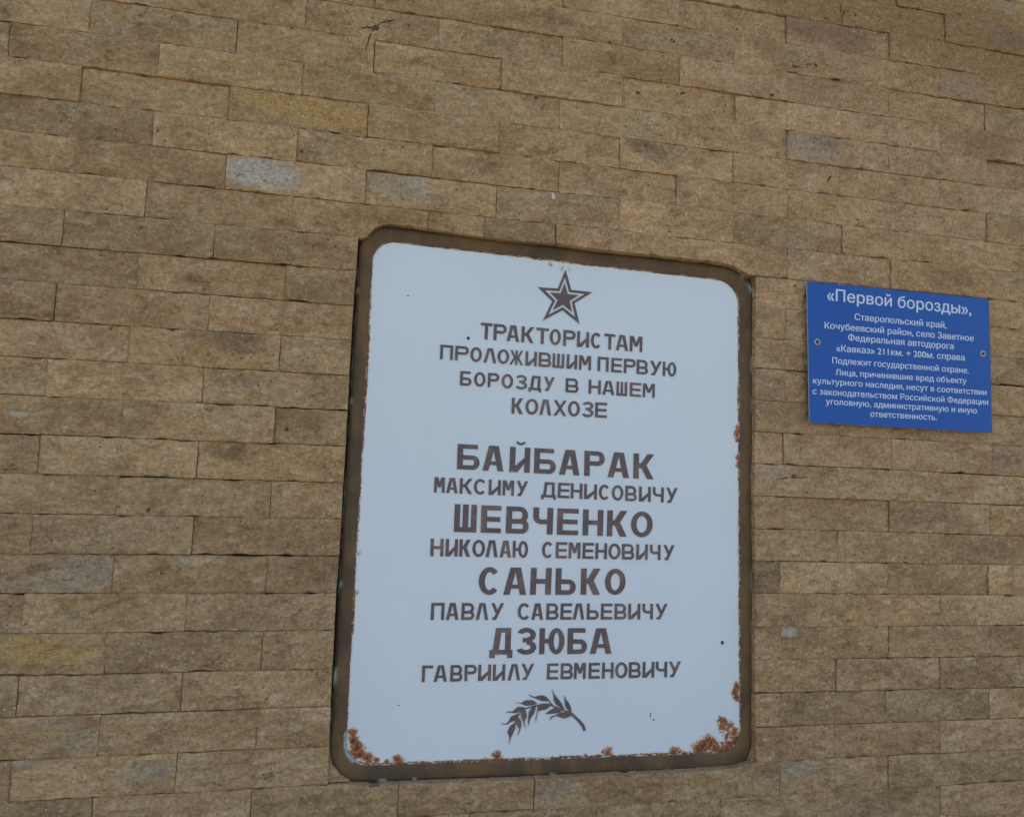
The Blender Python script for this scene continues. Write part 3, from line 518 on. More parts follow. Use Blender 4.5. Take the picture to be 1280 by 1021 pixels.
wall = thing('stone_wall', 'tan split-face stone wall in narrow courses behind the white plaque and the blue sign', 'wall', (1.2, 0.2, 0.0))
backing = flat_box('mortar', -5.4, 7.8, BACK - 0.002, 0.42, 0.0, ZL0 + 13 * RH, M['mortar'])
hang(backing, wall)
cap = flat_box('coping', -5.45, 7.85, -0.06, 0.48, ZL0 + 13 * RH, ZL0 + 13 * RH + 0.07, M['paving'])
hang(cap, wall)

ROW0, ROW1 = -7, 22
XLO, XHI = -0.36, 2.62
BV_v, BV_f = [], []
LABELS = {(3, 0.5): 'stone with a pale lime-white patch on its left half', (1, 0.6): 'yellow-ochre stone', (14, 0.24): 'stone with a pale grey patch at its right end'}
def stone(r, fl, fr, fb, ft, w):
    sd = random.uniform(0, 100)
    h0 = random.gauss(0.0, 0.0014)
    if random.random() < 0.10:
        h0 += random.choice((-1, 1)) * 0.004
    gaps = [random.choice((0.00005, 0.0001, 0.0003, 0.0005, 0.0006, 0.0012)) for _ in range(4)]
    nx = max(6, int(w / 0.0062) + 2); nz = 15
    v, f, c = stone_mesh(r, fl, fr, fb, ft, nx, nz, sd, h0, random.gauss(0, 0.006), random.gauss(0, 0.012), gaps)
    me = mesh_from('stone', v, f)
    nf = nx * nz
    me.polygons.foreach_set('use_smooth', [i < nf for i in range(len(me.polygons))])
    a = me.color_attributes.new('tint', 'FLOAT_COLOR', 'POINT')
    a.data.foreach_set('color', [q for cc in c for q in cc])
    b0 = len(BV_v)
    BV_v.extend(v); BV_f.extend([tuple(b0 + k for k in ff) for ff in f[:nf]])
    o = link('stone', me, M['stone'])
    cx = sum(p[0] for p in v[:(nx + 1) * (nz + 1)]) / ((nx + 1) * (nz + 1))
    zc = ZL0 - (r + .5) * RH
    hang(o, wall, (cx, 0, zc))
    # tone of this one stone
    b = random.gauss(1.0, 0.08)
    warm = random.gauss(0, 0.014)
    o.color = (b * (1 + warm), b, b * (1 - warm * 1.6), 1)
    for (lr, lx), lab in LABELS.items():
        if lr == r and abs(cx - lx) < 0.12:
            o['label'] = lab
    return o

n_st = 0
for r in range(ROW0, ROW1):
    js = [j for j in JOINTS[r]]
    if r == 4:
        js = [j for j in js if not any(abs(j - m_) < 0.05 and j not in (0,) for m_ in ()) ]
    segs = [(a, b) for a, b in zip(js, js[1:]) if b > XLO and a < XHI]
    fb0 = (lambda rr: (lambda x: zrow(rr + 1, x)))(r)
    ft0 = (lambda rr: (lambda x: zrow(rr, x)))(r)
    for a, b in segs:
        fa = lambda z, a=a: a
        fbb = lambda z, b=b: b
        zc = ZL0 - (r + .5) * RH
        fb, ft = fb0, ft0
        if r == 4:
            fb = lambda x: max(zrow(5, x), hole_t(x)) if hole_l(2.0) < x < hole_r(2.0) else zrow(5, x)
        if r == 20:
            ft = lambda x: min(zrow(20, x), hole_b(x)) if 0.73 < x < 1.735 else zrow(20, x)
        if 5 <= r <= 19:
            L_, R_ = hole_l(zc), hole_r(zc)
            if a > L_ - 0.012 and b < R_ + 0.012:
                continue
            if a < L_ - 0.012 and b > L_:
                stone(r, fa, hole_l, fb, ft, L_ - a); n_st += 1
                if b > R_ + 0.02:
                    stone(r, hole_r, fbb, fb, ft, b - R_); n_st += 1
                continue
            if a < R_ and b > R_ + 0.012:
                stone(r, hole_r, fbb, fb, ft, b - R_); n_st += 1
                continue
            if abs(b - L_) <= 0.012:
                stone(r, fa, hole_l, fb, ft, L_ - a); n_st += 1
                continue
            if abs(a - R_) <= 0.012:
                stone(r, hole_r, fbb, fb, ft, b - R_); n_st += 1
                continue
        stone(r, fa, fbb, fb, ft, b - a); n_st += 1
print('stones', n_st)

# every further stone of the wall, outside the picture: one joined part
rv, rf, rc = [], [], []
for r in range(-13, 31):
    lo, hi = -5.35, 7.75
    js = sorted(JOINTS[r]) if r in JOINTS else []
    off = 0 if r % 2 == 0 else .5
    if ROW0 <= r < ROW1:
        inner = [(a, b) for a, b in zip(js, js[1:]) if b > XLO and a < XHI]
        xa, xb = inner[0][0], inner[-1][1]
        edges = []
        x = xa
        while x - SL > lo:
            edges.append((x - SL, x)); x -= SL
        edges.append((lo, x))
        x = xb
        while x + SL < hi:
            edges.append((x, x + SL)); x += SL
        edges.append((x, hi))
    else:
        xs = [lo] + [(k + off) * SL for k in range(-17, 25)] + [hi]
        edges = list(zip(xs, xs[1:]))
    for a, b in edges:
        if b - a < 0.02:
            continue
        v, f, c = stone_mesh(r, (lambda z, a=a: a), (lambda z, b=b: b), (lambda x, r=r: zrow(r + 1, x)), (lambda x, r=r: zrow(r, x)),
                             6, 5, random.uniform(0, 100), random.gauss(0, .0018), random.gauss(0, .009), random.gauss(0, .02), [.0008] * 4)
        k0 = len(rv)
        rv.extend(v); rf.extend([tuple(k0 + q for q in ff) for ff in f]); rc.extend(c)
me = mesh_from('outer_stonework', rv, rf)
a = me.color_attributes.new('tint', 'FLOAT_COLOR', 'POINT')
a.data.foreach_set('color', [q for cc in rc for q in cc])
o = link('outer_stonework', me, M['stone'])
o['kind'] = 'stuff'
hang(o, wall)

# fillers of stone-coloured mortar at the lower corners of the opening
fil = []
def filler(pts):
    vs = [(x, 0.007 + 0.002 * noise.noise(Vector((x * 60, z * 60, 1))), z) for x, z in pts] + [(x, BACK, z) for x, z in pts]
    n = len(pts)
    fs = [tuple(range(n - 1, -1, -1))] + [(k, (k + 1) % n, n + (k + 1) % n, n + k) for k in range(n)]
    me = mesh_from('mortar_filler', vs, fs)
    at_ = me.color_attributes.new('tint', 'FLOAT_COLOR', 'POINT')
    at_.data.foreach_set('color', [0.0] * (4 * len(vs)))
    o = link('mortar_filler', me, M['stone'])
    o.color = (0.95, 0.95, 0.9, 1)
    hang(o, wall)
filler([(0.738, 0.846), (0.790, 0.846), (0.770, 0.858), (0.752, 0.880), (0.744, 0.915), (0.738, 0.915)])
filler([(1.655, 0.806), (1.738, 0.800), (1.738, 0.885), (1.731, 0.885), (1.722, 0.846), (1.703, 0.822), (1.675, 0.812)])

# gouges, drill pits and drips on the stone faces, laid on the real relief
bvh = BVHTree.FromPolygons([Vector(v) for v in BV_v], BV_f)
def surf(x, z, lift=0.0004):
    h = bvh.ray_cast(Vector((x, -0.2, z)), Vector((0, 1, 0)))
    return (h[0].y if h[0] is not None else 0.0) - lift
def mark(w, pts, mat, name='gouge'):
    dense = []
    L0 = sum(math.hypot(b[0] - a[0], b[1] - a[1]) for a, b in zip(pts, pts[1:]))
    if L0 < 2.0 * w:
        a, b = pts[0], pts[-1]
        e = (2.0 * w - L0) / 2 / max(L0, 1e-5)
        pts = [(a[0] - (b[0] - a[0]) * e, a[1] - (b[1] - a[1]) * e), (b[0] + (b[0] - a[0]) * e, b[1] + (b[1] - a[1]) * e)]
    for a, b in zip(pts, pts[1:]):
        L = math.hypot(b[0] - a[0], b[1] - a[1]); k = max(2, int(L / 0.003))
        for i in range(k):
            dense.append((a[0] + (b[0] - a[0]) * i / k, a[1] + (b[1] - a[1]) * i / k))
    dense.append(pts[-1])
    n = len(dense)
    vs, fs = [], []
    sd = random.uniform(0, 50)
    for i, (x, z) in enumerate(dense):
        p, q = dense[max(0, i - 1)], dense[min(n - 1, i + 1)]
        dx, dz = q[0] - p[0], q[1] - p[1]
        l = math.hypot(dx, dz) or 1
        nx_, nz_ = -dz / l, dx / l
        prof = math.sin(math.pi * (i + 0.6) / (n + 0.2)) ** 0.45
        ww = w * prof * (1 + 0.5 * noise.noise(Vector((x * 300, z * 300, sd))))
        for s in (-1, -0.3, 0.4, 1):
            xx, zz = x + nx_ * ww * s, z + nz_ * ww * s
            vs.append((xx, surf(xx, zz, 0.0005 if abs(s) < 0.9 else 0.0001), zz))
    for i in range(n - 1):
        for s in range(3):
            a = i * 4 + s
            fs.append((a, a + 4, a + 5, a + 1))
    me = mesh_from(name, vs, fs)
    o = link(name, me, mat)
    hang(o, wall)
for w, pts in MARKS:
    mark(w * 1.35, pts, M['gouge'])
mark(0.004, [(1.1895, 2.1735), (1.1925, 2.1575)], M['white_spot'], 'white_spot')
mark(0.0016, [(1.5210, 2.176), (1.5236, 2.175)], M['white_spot'], 'white_spot')

# ------------------------------------------------------------------ the plaque
FD, PD = 0.019, 0.022
def rounded(corners, radii, n_arc=26, n_side=170):
    """corner order: top left, top right, bottom right, bottom left -> closed list of (x, z, side)"""
    P = [Vector(c) for c in corners]
    out = []
    for k in range(4):
        p, a, b = P[k], P[(k - 1) % 4], P[(k + 1) % 4]
        r = radii[k]
        s0 = p + (a - p).normalized() * r
        s1 = p + (b - p).normalized() * r
        for i in range(n_arc):
            t = i / n_arc
            # conic blend that is close to a circular arc
            w = 0.7071
            q = (s0 * (1 - t) ** 2 + p * (2 * t * (1 - t) * w) + s1 * t ** 2) / ((1 - t) ** 2 + 2 * t * (1 - t) * w + t ** 2)
            out.append((q.x, q.y, 0.5))
        nb = b + (p - b).normalized() * radii[(k + 1) % 4]
        for i in range(n_side):
            q = s1.lerp(nb, i / n_side)
            out.append((q.x, q.y, (k % 2) * 1.0))
    return out
plaque = thing('memorial_plaque', 'large white enamel plaque with brown lettering, rounded brown frame and rusty lower corners', 'plaque',
               (1.236, 0.02, 0.826))
OUT = rounded(FOUT, [0.062, 0.070, 0.070, 0.072])
INN = rounded(FIN, [0.050, 0.058, 0.052, 0.050])
N = len(OUT)
# a little waviness of the hand-bent frame
def wob(i, k):
    x, z = OUT[i][0], OUT[i][1]
    return 0.0011 * noise.noise(Vector((x * 7, z * 7, k))) + 0.0004 * noise.noise(Vector((x * 40, z * 40, k + 3)))
prof = [(0.0, BACK + 0.02), (0.0, FD + 0.006), (0.03, FD + 0.0015), (0.10, FD - 0.0005), (0.3, FD - 0.0022), (0.55, FD - 0.0026), (0.8, FD - 0.0014),
        (0.93, FD - 0.0002), (0.975, FD + 0.0006), (1.0, FD + 0.0016), (1.0, PD + 0.006)]
vs, at_ = [], []
flk = [(0.744, 1.905, .009), (0.742, 1.655, .010), (0.741, 1.255, .011), (1.727, 1.80, .022), (1.727, 1.70, .020), (1.728, 1.52, .012), (1.731, 1.27, .03), (1.733, 1.16, .02),
       (1.7, 2.03, .010), (1.716, 1.995, .012), (0.765, 0.945, 0.0), (1.61, 0.829, .022), (1.52, 0.828, .006), (0.86, 0.84, .01), (0.93, 0.838, .006), (1.24, 0.835, .008), (0.742, 1.06, .02)]
for pi, (t, y) in enumerate(prof):
    for i in range(N):
        a, b = OUT[i], INN[i]
        wo_ = wob(i, 1) * (1 - t) + wob(i, 7) * t
        x = a[0] + (b[0] - a[0]) * t; z = a[1] + (b[1] - a[1]) * t
        cx_, cz_ = 1.236 - x, 1.43 - z
        l = math.hypot(cx_, cz_)
        x += cx_ / l * wo_; z += cz_ / l * wo_
        vs.append((x, y + 0.0008 * noise.noise(Vector((x * 5, z * 5, 2))), z))
        k = 0.0
        if t < 0.12:
            for fx, fz, fr in flk:
                d = math.hypot(x - fx, (z - fz))
                if fr > 0 and d < fr:
                    k = max(k, 1.0 if d < fr * .7 else .5)
        # worn verdigris at the inside of the lower left corner
        if t > 0.72:
            d = math.hypot((x - 0.786) / 0.022, (z - 0.912) / 0.032)
            if t > 0.80 + 0.12 * d * d + 0.05 * noise.noise(Vector((x * 120, z * 120, 0))) and d < 1.25:
                k = 0.85
        at_.extend((t, (i / N), a[2], k))
fs = []
for p_ in range(len(prof) - 1):
    for i in range(N):
        a = p_ * N + i; b = p_ * N + (i + 1) % N
        fs.append((a, b, b + N, a + N))
me = mesh_from('frame', vs, fs, True)
ca = me.color_attributes.new('frame', 'FLOAT_COLOR', 'POINT')
ca.data.foreach_set('color', at_)
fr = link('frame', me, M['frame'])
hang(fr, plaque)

# panel: rings that close towards the middle, fine near the rim where it rusts
ks = [-0.006, 0.0, 0.003, 0.006, 0.010, 0.014, 0.019, 0.025, 0.032, 0.04, 0.05, 0.062, 0.076, 0.092, 0.11, 0.13, 0.17, 0.25, 0.4, 0.6, 0.8]
cx_, cz_ = 1.236, 1.444
vs, ru = [], []
FI = [Vector(c) for c in FIN]
def edge_d(x, z):
    best = 9
    for k in range(4):
        a, b = FI[k], FI[(k + 1) % 4]
        d = (b - a).normalized()
        q = Vector((x, z)) - a
        best = min(best, abs(q.x * d.y - q.y * d.x))
    return best
def side_w(x, z):
    # how far each edge has rusted
    w = 0.48
    if z < 0.90: w = 0.80
    elif z > 1.97: w = 0.30 + (0.25 if 1.15 < x < 1.5 else 0)
    elif x < 0.82: w = 0.78 if z > 1.15 else 0.5
    elif x > 1.66: w = 0.55
    return w
for k in ks:
    for i in range(N):
        x = INN[i][0] + (cx_ - INN[i][0]) * k
        z = INN[i][1] + (cz_ - INN[i][1]) * k
        vs.append((x, PD + 0.0006 * noise.noise(Vector((x * 3, z * 3, 4))), z))
        d = k * math.hypot(cx_ - INN[i][0], cz_ - INN[i][1]) if INN[i][2] == 0.5 else edge_d(x, z)
        v = side_w(x, z) * max(0.0, 1 - d / 0.0055) * (0.75 + 0.7 * noise.noise(Vector((x * 16, z * 16, 8))))
        if k < 0.2:
            for bx, bz, br, s in RUST:
                q = math.hypot(x - bx, z - bz) / (br * 1.85)
                if q < 1:
                    v = max(v, s * (1 - q))
        ru.append(max(0.0, v))
fs = []
for p_ in range(len(ks) - 1):
    for i in range(N):
        a = p_ * N + i; b = p_ * N + (i + 1) % N
        fs.append((a, b, b + N, a + N))
c0 = len(vs)
vs.append((cx_, PD, cz_)); ru.append(0)
for i in range(N):
    fs.append(((len(ks) - 1) * N + i, (len(ks) - 1) * N + (i + 1) % N, c0))
me = mesh_from('panel', vs, fs, True)
ra = me.attributes.new('rust', 'FLOAT', 'POINT')
ra.data.foreach_set('value', ru)
panel = link('panel', me, M['panel'])
hang(panel, plaque)

# --- hand-cut grotesque letters
def arc(cx, cz, rx, rz, tx, tz, a0, a1, n=18):
    """ring segment between angles (degrees), thickness tx at the sides and tz at top and bottom"""
    n = max(4, int(n * abs(a1 - a0) / 180) + 2)
    o, i_ = [], []
    for k in range(n + 1):
        a = math.radians(a0 + (a1 - a0) * k / n)
        o.append((cx + rx * math.cos(a), cz + rz * math.sin(a)))
        i_.append((cx + (rx - tx) * math.cos(a), cz + (rz - tz) * math.sin(a)))
    return ('strip', o, i_)
def rect(x0, z0, x1, z1):
    return ('poly', [(x0, z0), (x1, z0), (x1, z1), (x0, z1)])
def diag(x0, z0, x1, z1, t):
    """parallelogram with flat ends; x = centre of its horizontal width t"""
    return ('poly', [(x0 - t / 2, z0), (x0 + t / 2, z0), (x1 + t / 2, z1), (x1 - t / 2, z1)])
def stroke(x0, z0, x1, z1, t):
    dx, dz = x1 - x0, z1 - z0
    l = math.hypot(dx, dz)
    nx_, nz_ = -dz / l * t / 2, dx / l * t / 2
    return ('poly', [(x0 + nx_, z0 + nz_), (x0 - nx_, z0 - nz_), (x1 - nx_, z1 - nz_), (x1 + nx_, z1 + nz_)])
def bowl(x0, z0, x1, z1, v, h):
    """D-shaped bowl open to the left"""
    R = (z1 - z0) / 2
    rx = min(R, (x1 - x0) * 0.55)
    return [rect(x0, z1 - h, x1 - rx, z1), rect(x0, z0, x1 - rx, z0 + h), arc(x1 - rx, (z0 + z1) / 2, rx, R, v, h, -90, 90)]
def glyph(ch, W, H, v, h):
    d = v * 1.06
    if ch == 'Т': return [rect(0, H - h, W, H), rect((W - v) / 2, 0, (W + v) / 2, H - h)]
    if ch == 'Г': return [rect(0, 0, v, H), rect(v, H - h, W, H)]
    if ch == 'П': return [rect(0, 0, v, H), rect(v, H - h, W - v, H), rect(W - v, 0, W, H)]
    if ch == 'Н': return [rect(0, 0, v, H), rect(v, H * .5 - h / 2, W - v, H * .5 + h / 2), rect(W - v, 0, W, H)]
    if ch == 'Ш':
        q = v * 0.92
        return [rect(0, 0, q, H), rect((W - q) / 2, h, (W + q) / 2, H), rect(W - q, 0, W, H), rect(q, 0, W - q, h)]
    if ch == 'Е': return [rect(0, 0, v, H), rect(v, H - h, W, H), rect(v, H * .5 - h / 2, W * .96, H * .5 + h / 2), rect(v, 0, W, h)]
    if ch == 'Р': return [rect(0, 0, v, H)] + bowl(v, H * .42, W, H, v * .95, h)
    if ch == 'Ь': return [rect(0, 0, v, H)] + bowl(v, 0, W, H * .58, v * .95, h)
    if ch == 'Б': return [rect(0, 0, v, H), rect(v, H - h, W * .9, H)] + bowl(v, 0, W, H * .57, v * .95, h)
    if ch == 'В': return [rect(0, 0, v, H)] + bowl(v, 0, W, H * .54, v * .95, h) + bowl(v, H * .54 - h, W * .95, H, v * .92, h)
    if ch == 'А':
        top = W * .16
        x = d / 2 + (W / 2 - top / 2 - d / 2) * 0.24
        return [diag(d / 2, 0, W / 2 - top + d * .25, H, d), diag(W - d / 2, 0, W / 2 + top - d * .25, H, d), rect(x + d * .4, H * .23, W - x - d * .4, H * .23 + h * .85)]
    if ch == 'Л':
        return [diag(d / 2, 0, W / 2 - d * .42, H, d), diag(W - d / 2, 0, W / 2 + d * .42, H, d)]
    if ch == 'К':
        return [rect(0, 0, v, H), diag(v + W * .10, H * .42, W - d * .62, H, d * 1.15), diag(W - d * .62, 0, v + W * .16, H * .60, d * 1.15), rect(v, H * .44, v + W * .14, H * .44 + h)]
    if ch == 'О': return [arc(W / 2, H / 2, W / 2, H / 2 * 1.01, v, h, 0, 360, 26)]
    if ch == 'С': return [arc(W / 2, H / 2, W / 2, H / 2 * 1.01, v, h, 42, 318, 26)]
    if ch == 'И' or ch == 'Й':
        o = [rect(0, 0, v, H), rect(W - v, 0, W, H), ('poly', [(v, 0), (v, h * .9), (v, h * 1.35), (W - v, H * .56 + h * .2), (W - v, H * .56 - h * 1.1), (v + h * .6, 0)])]
        if ch == 'Й':
            o.append(arc(W / 2 + W * .02, H * 1.25, W * .24, H * .17, v * .42, h * .50, 195, 345))
        return o
    if ch == 'М':
        q = v * .95
        return [rect(0, 0, q, H), rect(W - q, 0, W, H), diag(W / 2, H * .34, q * .9, H, d * .92), diag(W / 2, H * .34, W - q * .9, H, d * .92)]
    if ch == 'У':
        return [diag(W * .40 - d * .35, h * .2, W - d / 2, H, d), diag(W * .52, H * .34, d / 2, H, d), rect(W * .12, 0, W * .42, h * .92)]
    if ch == 'Х': return [diag(d / 2, 0, W - d / 2, H, d), diag(W - d / 2, 0, d / 2, H, d)]
    if ch == 'Ж':
        q = v * .8
        return [rect((W - q) / 2, 0, (W + q) / 2, H), diag(q / 2, 0, W * .42, H * .56, q), diag(W - q / 2, 0, W * .58, H * .56, q), diag(W * .42, H * .44, q * .7, H, q), diag(W * .58, H * .44, W - q * .7, H, q)]
    if ch == 'Ч': return [rect(W - v, 0, W, H), rect(0, H * .66, v, H), arc(W * .42, H * .66, W * .42, H * .28, v, h, 180, 270), rect(W * .42, H * .38, W - v, H * .38 + h)]
    if ch == 'Ю': return [rect(0, 0, v * .95, H), rect(v * .9, H / 2 - h / 2, W * .40, H / 2 + h / 2), arc(W * .68, H / 2, W * .32, H / 2 * 1.01, v * .95, h, 0, 360, 26)]
    if ch == 'З':
        return [arc(W * .5, H * .735, W * .46, H * .275, v * .95, h, -88, 160), arc(W * .5, H * .27, W * .5, H * .28, v, h, -160, 88), rect(W * .32, H * .46, W * .55, H * .46 + h * .9)]
    if ch == 'Д':
        f_ = H * .13
        return [diag(W * .12 + d / 2, h * .8, W * .25 + d * .45, H, d), rect(W * .93 - v, h * .8, W * .93, H), rect(W * .25 + d * .8, H - h, W * .93 - v, H),
                rect(-W * .02, 0, W * 1.02, h), rect(-W * .02, -f_, v * .9, 0), rect(W * 1.02 - v * .9, -f_, W * 1.02, 0)]
    return [rect(0, 0, W, H)]

def shapes_mesh(name, shapes, place, y0, th=0.0006, step=0.00003):
    """solid thin slabs; every shape a hair deeper than the one before, so that no two faces share a plane"""
    vs, fs = [], []
    for k, sh in enumerate(shapes):
        y = y0 - k * step
        b = len(vs)
        if sh[0] == 'poly':
            pts = sh[1]
            ar = sum(p[0] * q[1] - q[0] * p[1] for p, q in zip(pts, pts[1:] + pts[:1]))
            if ar < 0: pts = pts[::-1]
            n = len(pts)
            for x, z in pts:
                X, Z = place(x, z); vs.append((X, y, Z))
            for x, z in pts:
                X, Z = place(x, z); vs.append((X, y0 + th, Z))
            fs.append(tuple(b + i for i in range(n)))
            fs += [(b + (i + 1) % n, b + i, b + n + i, b + n + (i + 1) % n) for i in range(n)]
        else:
            o, i_ = sh[1], sh[2]
            n = len(o)
            for yy in (y, y0 + th):
                for x, z in o:
                    X, Z = place(x, z); vs.append((X, yy, Z))
                for x, z in i_:
                    X, Z = place(x, z); vs.append((X, yy, Z))
            for q in range(n - 1):
                fs.append((b + q, b + q + 1, b + n + q + 1, b + n + q))
                fs.append((b + q + 1, b + q, b + 2 * n + q, b + 2 * n + q + 1))
                fs.append((b + n + q, b + n + q + 1, b + 3 * n + q + 1, b + 3 * n + q))
    return mesh_from(name, vs, fs)

for kind, slope, row in LET:
    for ch, xl, xr, zb, zt in row:
        W, H = xr - xl, zt - zb
        if kind == 's':
            v, h = H * 0.185, H * 0.165
        else:
            v, h = H * 0.225, H * 0.175
        xm = (xl + xr) / 2
        jr = random.gauss(0, 0.006)
        def place(x, z, xl=xl, zb=zb, slope=slope, W=W, jr=jr):
            return xl + x + jr * z, zb + z + slope * (x - W / 2)
        o = link('letter', shapes_mesh('letter', glyph(ch, W, H, v, h), place, PD - 0.0016, 0.0012), M['letter'])
        hang(o, plaque)

# star: solid inner star and an outline star
SC = Vector((sum(p[0] for p in STAR) / 5, sum(p[1] for p in STAR) / 5))
def starpts(s):
    tips = [SC + (Vector(p) - SC) * s for p in STAR]
    pts = []
    for k in range(5):
        a, b = tips[k], tips[(k + 1) % 5]
        pts.append(tuple(a))
        mid = (a + b) / 2 - SC
        pts.append(tuple(SC + mid * (0.382 * 1.04 / math.cos(math.pi / 5) )))
    return pts
o_, i_ = starpts(1.0), starpts(0.74)
st = link('star_outline', shapes_mesh('star_outline', [('strip', o_ + o_[:1], i_ + i_[:1])], lambda x, z: (x, z), PD - 0.0016, 0.0012), M['letter'])
hang(st, plaque)
# inner star as a fan so its face stays clean
ip = starpts(0.53)
st2 = link('star', shapes_mesh('star', [('poly', ip)], lambda x, z: (x, z), PD - 0.0016, 0.0012), M['letter'])
hang(st2, plaque)

# ear of wheat
sp_, sn_ = [], []
for i, ((x, z), w) in enumerate(STEM):
    p, q = STEM[max(0, i - 1)][0], STEM[min(len(STEM) - 1, i + 1)][0]
    dx, dz = q[0] - p[0], q[1] - p[1]
    l = math.hypot(dx, dz)
    ww = w * 0.0019 / 2
    sp_.append((x - dz / l * ww, z + dx / l * ww)); sn_.append((x + dz / l * ww, z - dx / l * ww))
ear = link('wheat_ear', shapes_mesh('wheat_ear', [('strip', sp_, sn_)], lambda x, z: (x, z), PD - 0.0015, 0.0012), M['letter'])
hang(ear, plaque)
for k, lf in enumerate(LEAF):
    o = link('grain', shapes_mesh('grain', [('poly', [tuple(p) for p in lf])], lambda x, z: (x, z), PD - 0.0016 - k * 0.00003, 0.0010), M['letter'])
    hang(o, ear)

# small chips in the enamel
for x, z, rx, rz in CHIPS:
    n = 9
    pts = [(x + rx * .9 * math.cos(2 * math.pi * i / n) * random.uniform(.7, 1.15), z + rz * .9 * math.sin(2 * math.pi * i / n) * random.uniform(.7, 1.15)) for i in range(n)]
    o = link('enamel_chip', shapes_mesh('enamel_chip', [('poly', pts)], lambda a, b: (a, b), PD - 0.0009, 0.0012), M['chip'])
    hang(o, plaque)

# ------------------------------------------------------------------ the blue sign
SD = -0.016
sg = thing('blue_sign', 'small blue notice with white text screwed to the stone right of the plaque', 'sign',
           ((SIGN[2][0] + SIGN[3][0]) / 2, -0.012, SIGN[2][1]))
TL, TR, BR, BL = [Vector(p) for p in SIGN]
def bil(s, t):
    return TL.lerp(TR, s).lerp(BL.lerp(BR, s), t)
bow = lambda s, t: -0.0012 * math.sin(math.pi * s) + 0.0010 * (s - .5) * (t - .5) * 2
nx, nz = 24, 16
vs, fs = [], []
ins = 0.0007
for layer in (0, 1):
    for j in range(nz + 1):
        for i in range(nx + 1):
            s, t = i / nx, j / nz
            p = bil(s, t)
            vs.append((p.x, SD + bow(s, t) + (0.0 if layer == 0 else 0.004), p.y))
Wd = nx + 1; L1 = (nx + 1) * (nz + 1)
for j in range(nz):
    for i in range(nx):
        a = j * Wd + i
        fs.append((a, a + Wd, a + Wd + 1, a + 1)); fs.append((L1 + a, L1 + a + 1, L1 + a + Wd + 1, L1 + a + Wd))
nface = len(fs)
loop = [i for i in range(Wd)] + [j * Wd + nx for j in range(1, nz + 1)] + [nz * Wd + i for i in range(nx - 1, -1, -1)] + [j * Wd for j in range(nz - 1, 0, -1)]
for k in range(len(loop)):
    a, b = loop[k], loop[(k + 1) % len(loop)]
    fs.append((a, b, L1 + b, L1 + a))
me = mesh_from('plate', vs, fs)
plate = link('plate', me, M['blue'])
me.materials.append(M['core'])
for k in range(nface, len(fs)):
    me.polygons[k].material_index = 1
hang(plate, sg)

from mathutils.geometry import interpolate_bezier
def text_contours(body):
    cu = bpy.data.curves.new('lettering', 'FONT')
    cu.body = body
    cu.size = 1.0
    ob = bpy.data.objects.new('tmp_text', cu)
    COL.objects.link(ob)
    bpy.context.view_layer.update()
    dg = bpy.context.evaluated_depsgraph_get()
    cv = ob.evaluated_get(dg).to_curve(dg)
    loops = []
    for sp in cv.splines:
        bp = sp.bezier_points
        n = len(bp)
        pts = []
        for i in range(n):
            p, q = bp[i], bp[(i + 1) % n]
            if (p.handle_right - p.co).length < 1e-6 and (q.handle_left - q.co).length < 1e-6:
                pts.append(p.co.copy())
            else:
                pts.extend(interpolate_bezier(p.co, p.handle_right, q.handle_left, q.co, 6)[:-1])
        loops.append([(v.x, v.y) for v in pts])
    ob.to_curve_clear()
    bpy.data.objects.remove(ob)
    bpy.data.curves.remove(cu)
    return loops
def fill_rows(loops, shifts, step):
    """non-zero winding fill of the outlines, cut into thin rows of rectangles"""
    ys = [p[1] for l in loops for p in l]
    y0, y1 = min(ys) - .02, max(ys) + .02
    n = int((y1 - y0) / step) + 1
    rows = [[] for _ in range(n)]
    for dx, dy in shifts:
        for l in loops:
            for (ax, ay), (bx, by) in zip(l, l[1:] + l[:1]):
                ay += dy; by += dy
                if ay == by:
                    continue
                d = 1 if by > ay else -1
                lo, hi = min(ay, by), max(ay, by)
                k0 = max(0, math.ceil((lo - y0) / step - 0.5)); k1 = min(n - 1, math.ceil((hi - y0) / step - 0.5) - 1)
                for k in range(k0, k1 + 1):
                    y = y0 + (k + 0.5) * step
                    rows[k].append((ax + dx + (bx - ax) * (y - ay) / (by - ay), d))
    out = []
    for k, xs in enumerate(rows):
        xs.sort()
        w = 0
        for x, d in xs:
            if w == 0:
                st_ = x
            w += d
            if w == 0 and x - st_ > 1e-4:
                out.append((st_, x, y0 + k * step, y0 + (k + 1) * step))
    return out
_c = text_contours('П')
CAPH = max(p[1] for o in _c for p in o) - min(p[1] for o in _c for p in o)
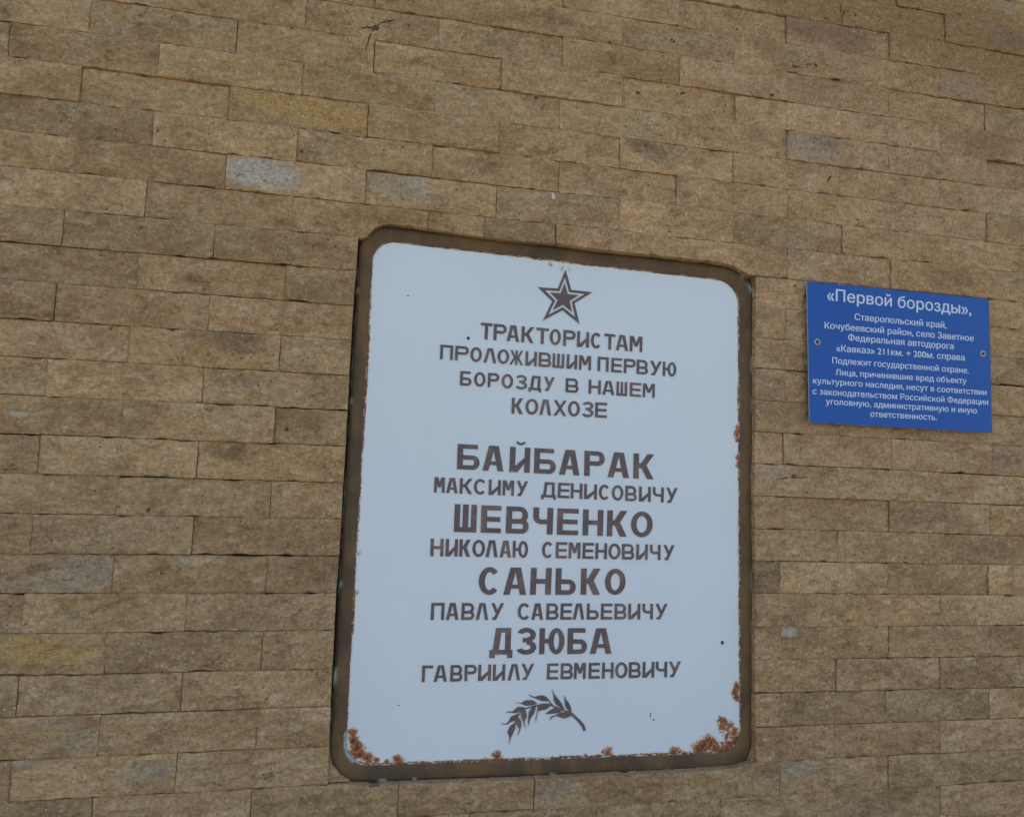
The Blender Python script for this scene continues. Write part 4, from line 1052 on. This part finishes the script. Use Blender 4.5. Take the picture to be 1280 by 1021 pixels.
for k, (body, A, B, H) in enumerate(STEXT):
    loops, cur = [], 0.0
    parts = body.split(', ')
    for pi_, part in enumerate(parts):
        ll = text_contours(part + (',' if pi_ < len(parts) - 1 else ''))
        lx = min(p[0] for o in ll for p in o); hx = max(p[0] for o in ll for p in o)
        loops += [[(p[0] - lx + cur, p[1]) for p in o] for o in ll]
        cur += hx - lx + 0.36
    x0 = min(p[0] for o in loops for p in o); x1 = max(p[0] for o in loops for p in o)
    sx_, sz_ = (B[0] - A[0]) / (x1 - x0), H / CAPH
    wgt = 0.014 if k == 0 else 0.017
    rects = fill_rows(loops, ((-wgt, -.006), (-wgt * .33, .006), (wgt * .33, -.006), (wgt, .006)), 0.007 if k == 0 else 0.012)
    vs, fs = [], []
    for xa, xb, ya, yb in rects:
        b0 = len(vs)
        for px_, py_ in ((xa, ya), (xb, ya), (xb, yb), (xa, yb)):
            t = (px_ - x0) / (x1 - x0)
            X = A[0] + (px_ - x0) * sx_
            Z = A[1] + (B[1] - A[1]) * t + py_ * sz_
            s = (X - TL.x) / (TR.x - TL.x); tt = (TL.y - Z) / (TL.y - BL.y)
            vs.append((X, SD + bow(s, tt) - 0.0004, Z))
        fs.append((b0, b0 + 1, b0 + 2, b0 + 3))
    o = link('lettering', mesh_from('lettering', vs, fs), M['vinyl'])
    hang(o, sg)

for x, z in SCREW:
    s = (x - TL.x) / (TR.x - TL.x); tt = (TL.y - z) / (TL.y - BL.y)
    y = SD + bow(s, tt)
    n = 20
    prf = [(0.0088, 0.0), (0.0088, -0.0010), (0.0078, -0.0018), (0.0048, -0.0018), (0.0042, -0.0008), (0.0040, -0.0030), (0.0030, -0.0038), (0.0, -0.0040)]
    vs, fs = [], []
    for rr, yy in prf[:-1]:
        for i in range(n):
            a = 2 * math.pi * i / n
            vs.append((x + rr * math.cos(a), y + yy, z + rr * math.sin(a)))
    for p_ in range(len(prf) - 2):
        for i in range(n):
            fs.append((p_ * n + i, p_ * n + (i + 1) % n, (p_ + 1) * n + (i + 1) % n, (p_ + 1) * n + i))
    vs.append((x, y - 0.004, z))
    fs += [((len(prf) - 2) * n + i, (len(prf) - 2) * n + (i + 1) % n, len(vs) - 1) for i in range(n)]
    me = mesh_from('screw', vs, fs)
    me.materials.append(M['zinc']); me.materials.append(M['sdark'])
    for q, f_ in enumerate(me.polygons):
        f_.material_index = 1 if q >= 4 * n else 0
    o = link('screw', me, None)
    hang(o, sg)
    # stand-off plug behind the plate
    vs = [(x + 0.007 * math.cos(2 * math.pi * i / 12), yy, z + 0.007 * math.sin(2 * math.pi * i / 12)) for yy in (y + 0.0042, 0.01) for i in range(12)]
    fs = [(i, (i + 1) % 12, 12 + (i + 1) % 12, 12 + i) for i in range(12)]
    o = link('screw_plug', mesh_from('screw_plug', vs, fs), M['zinc'])
    hang(o, sg)
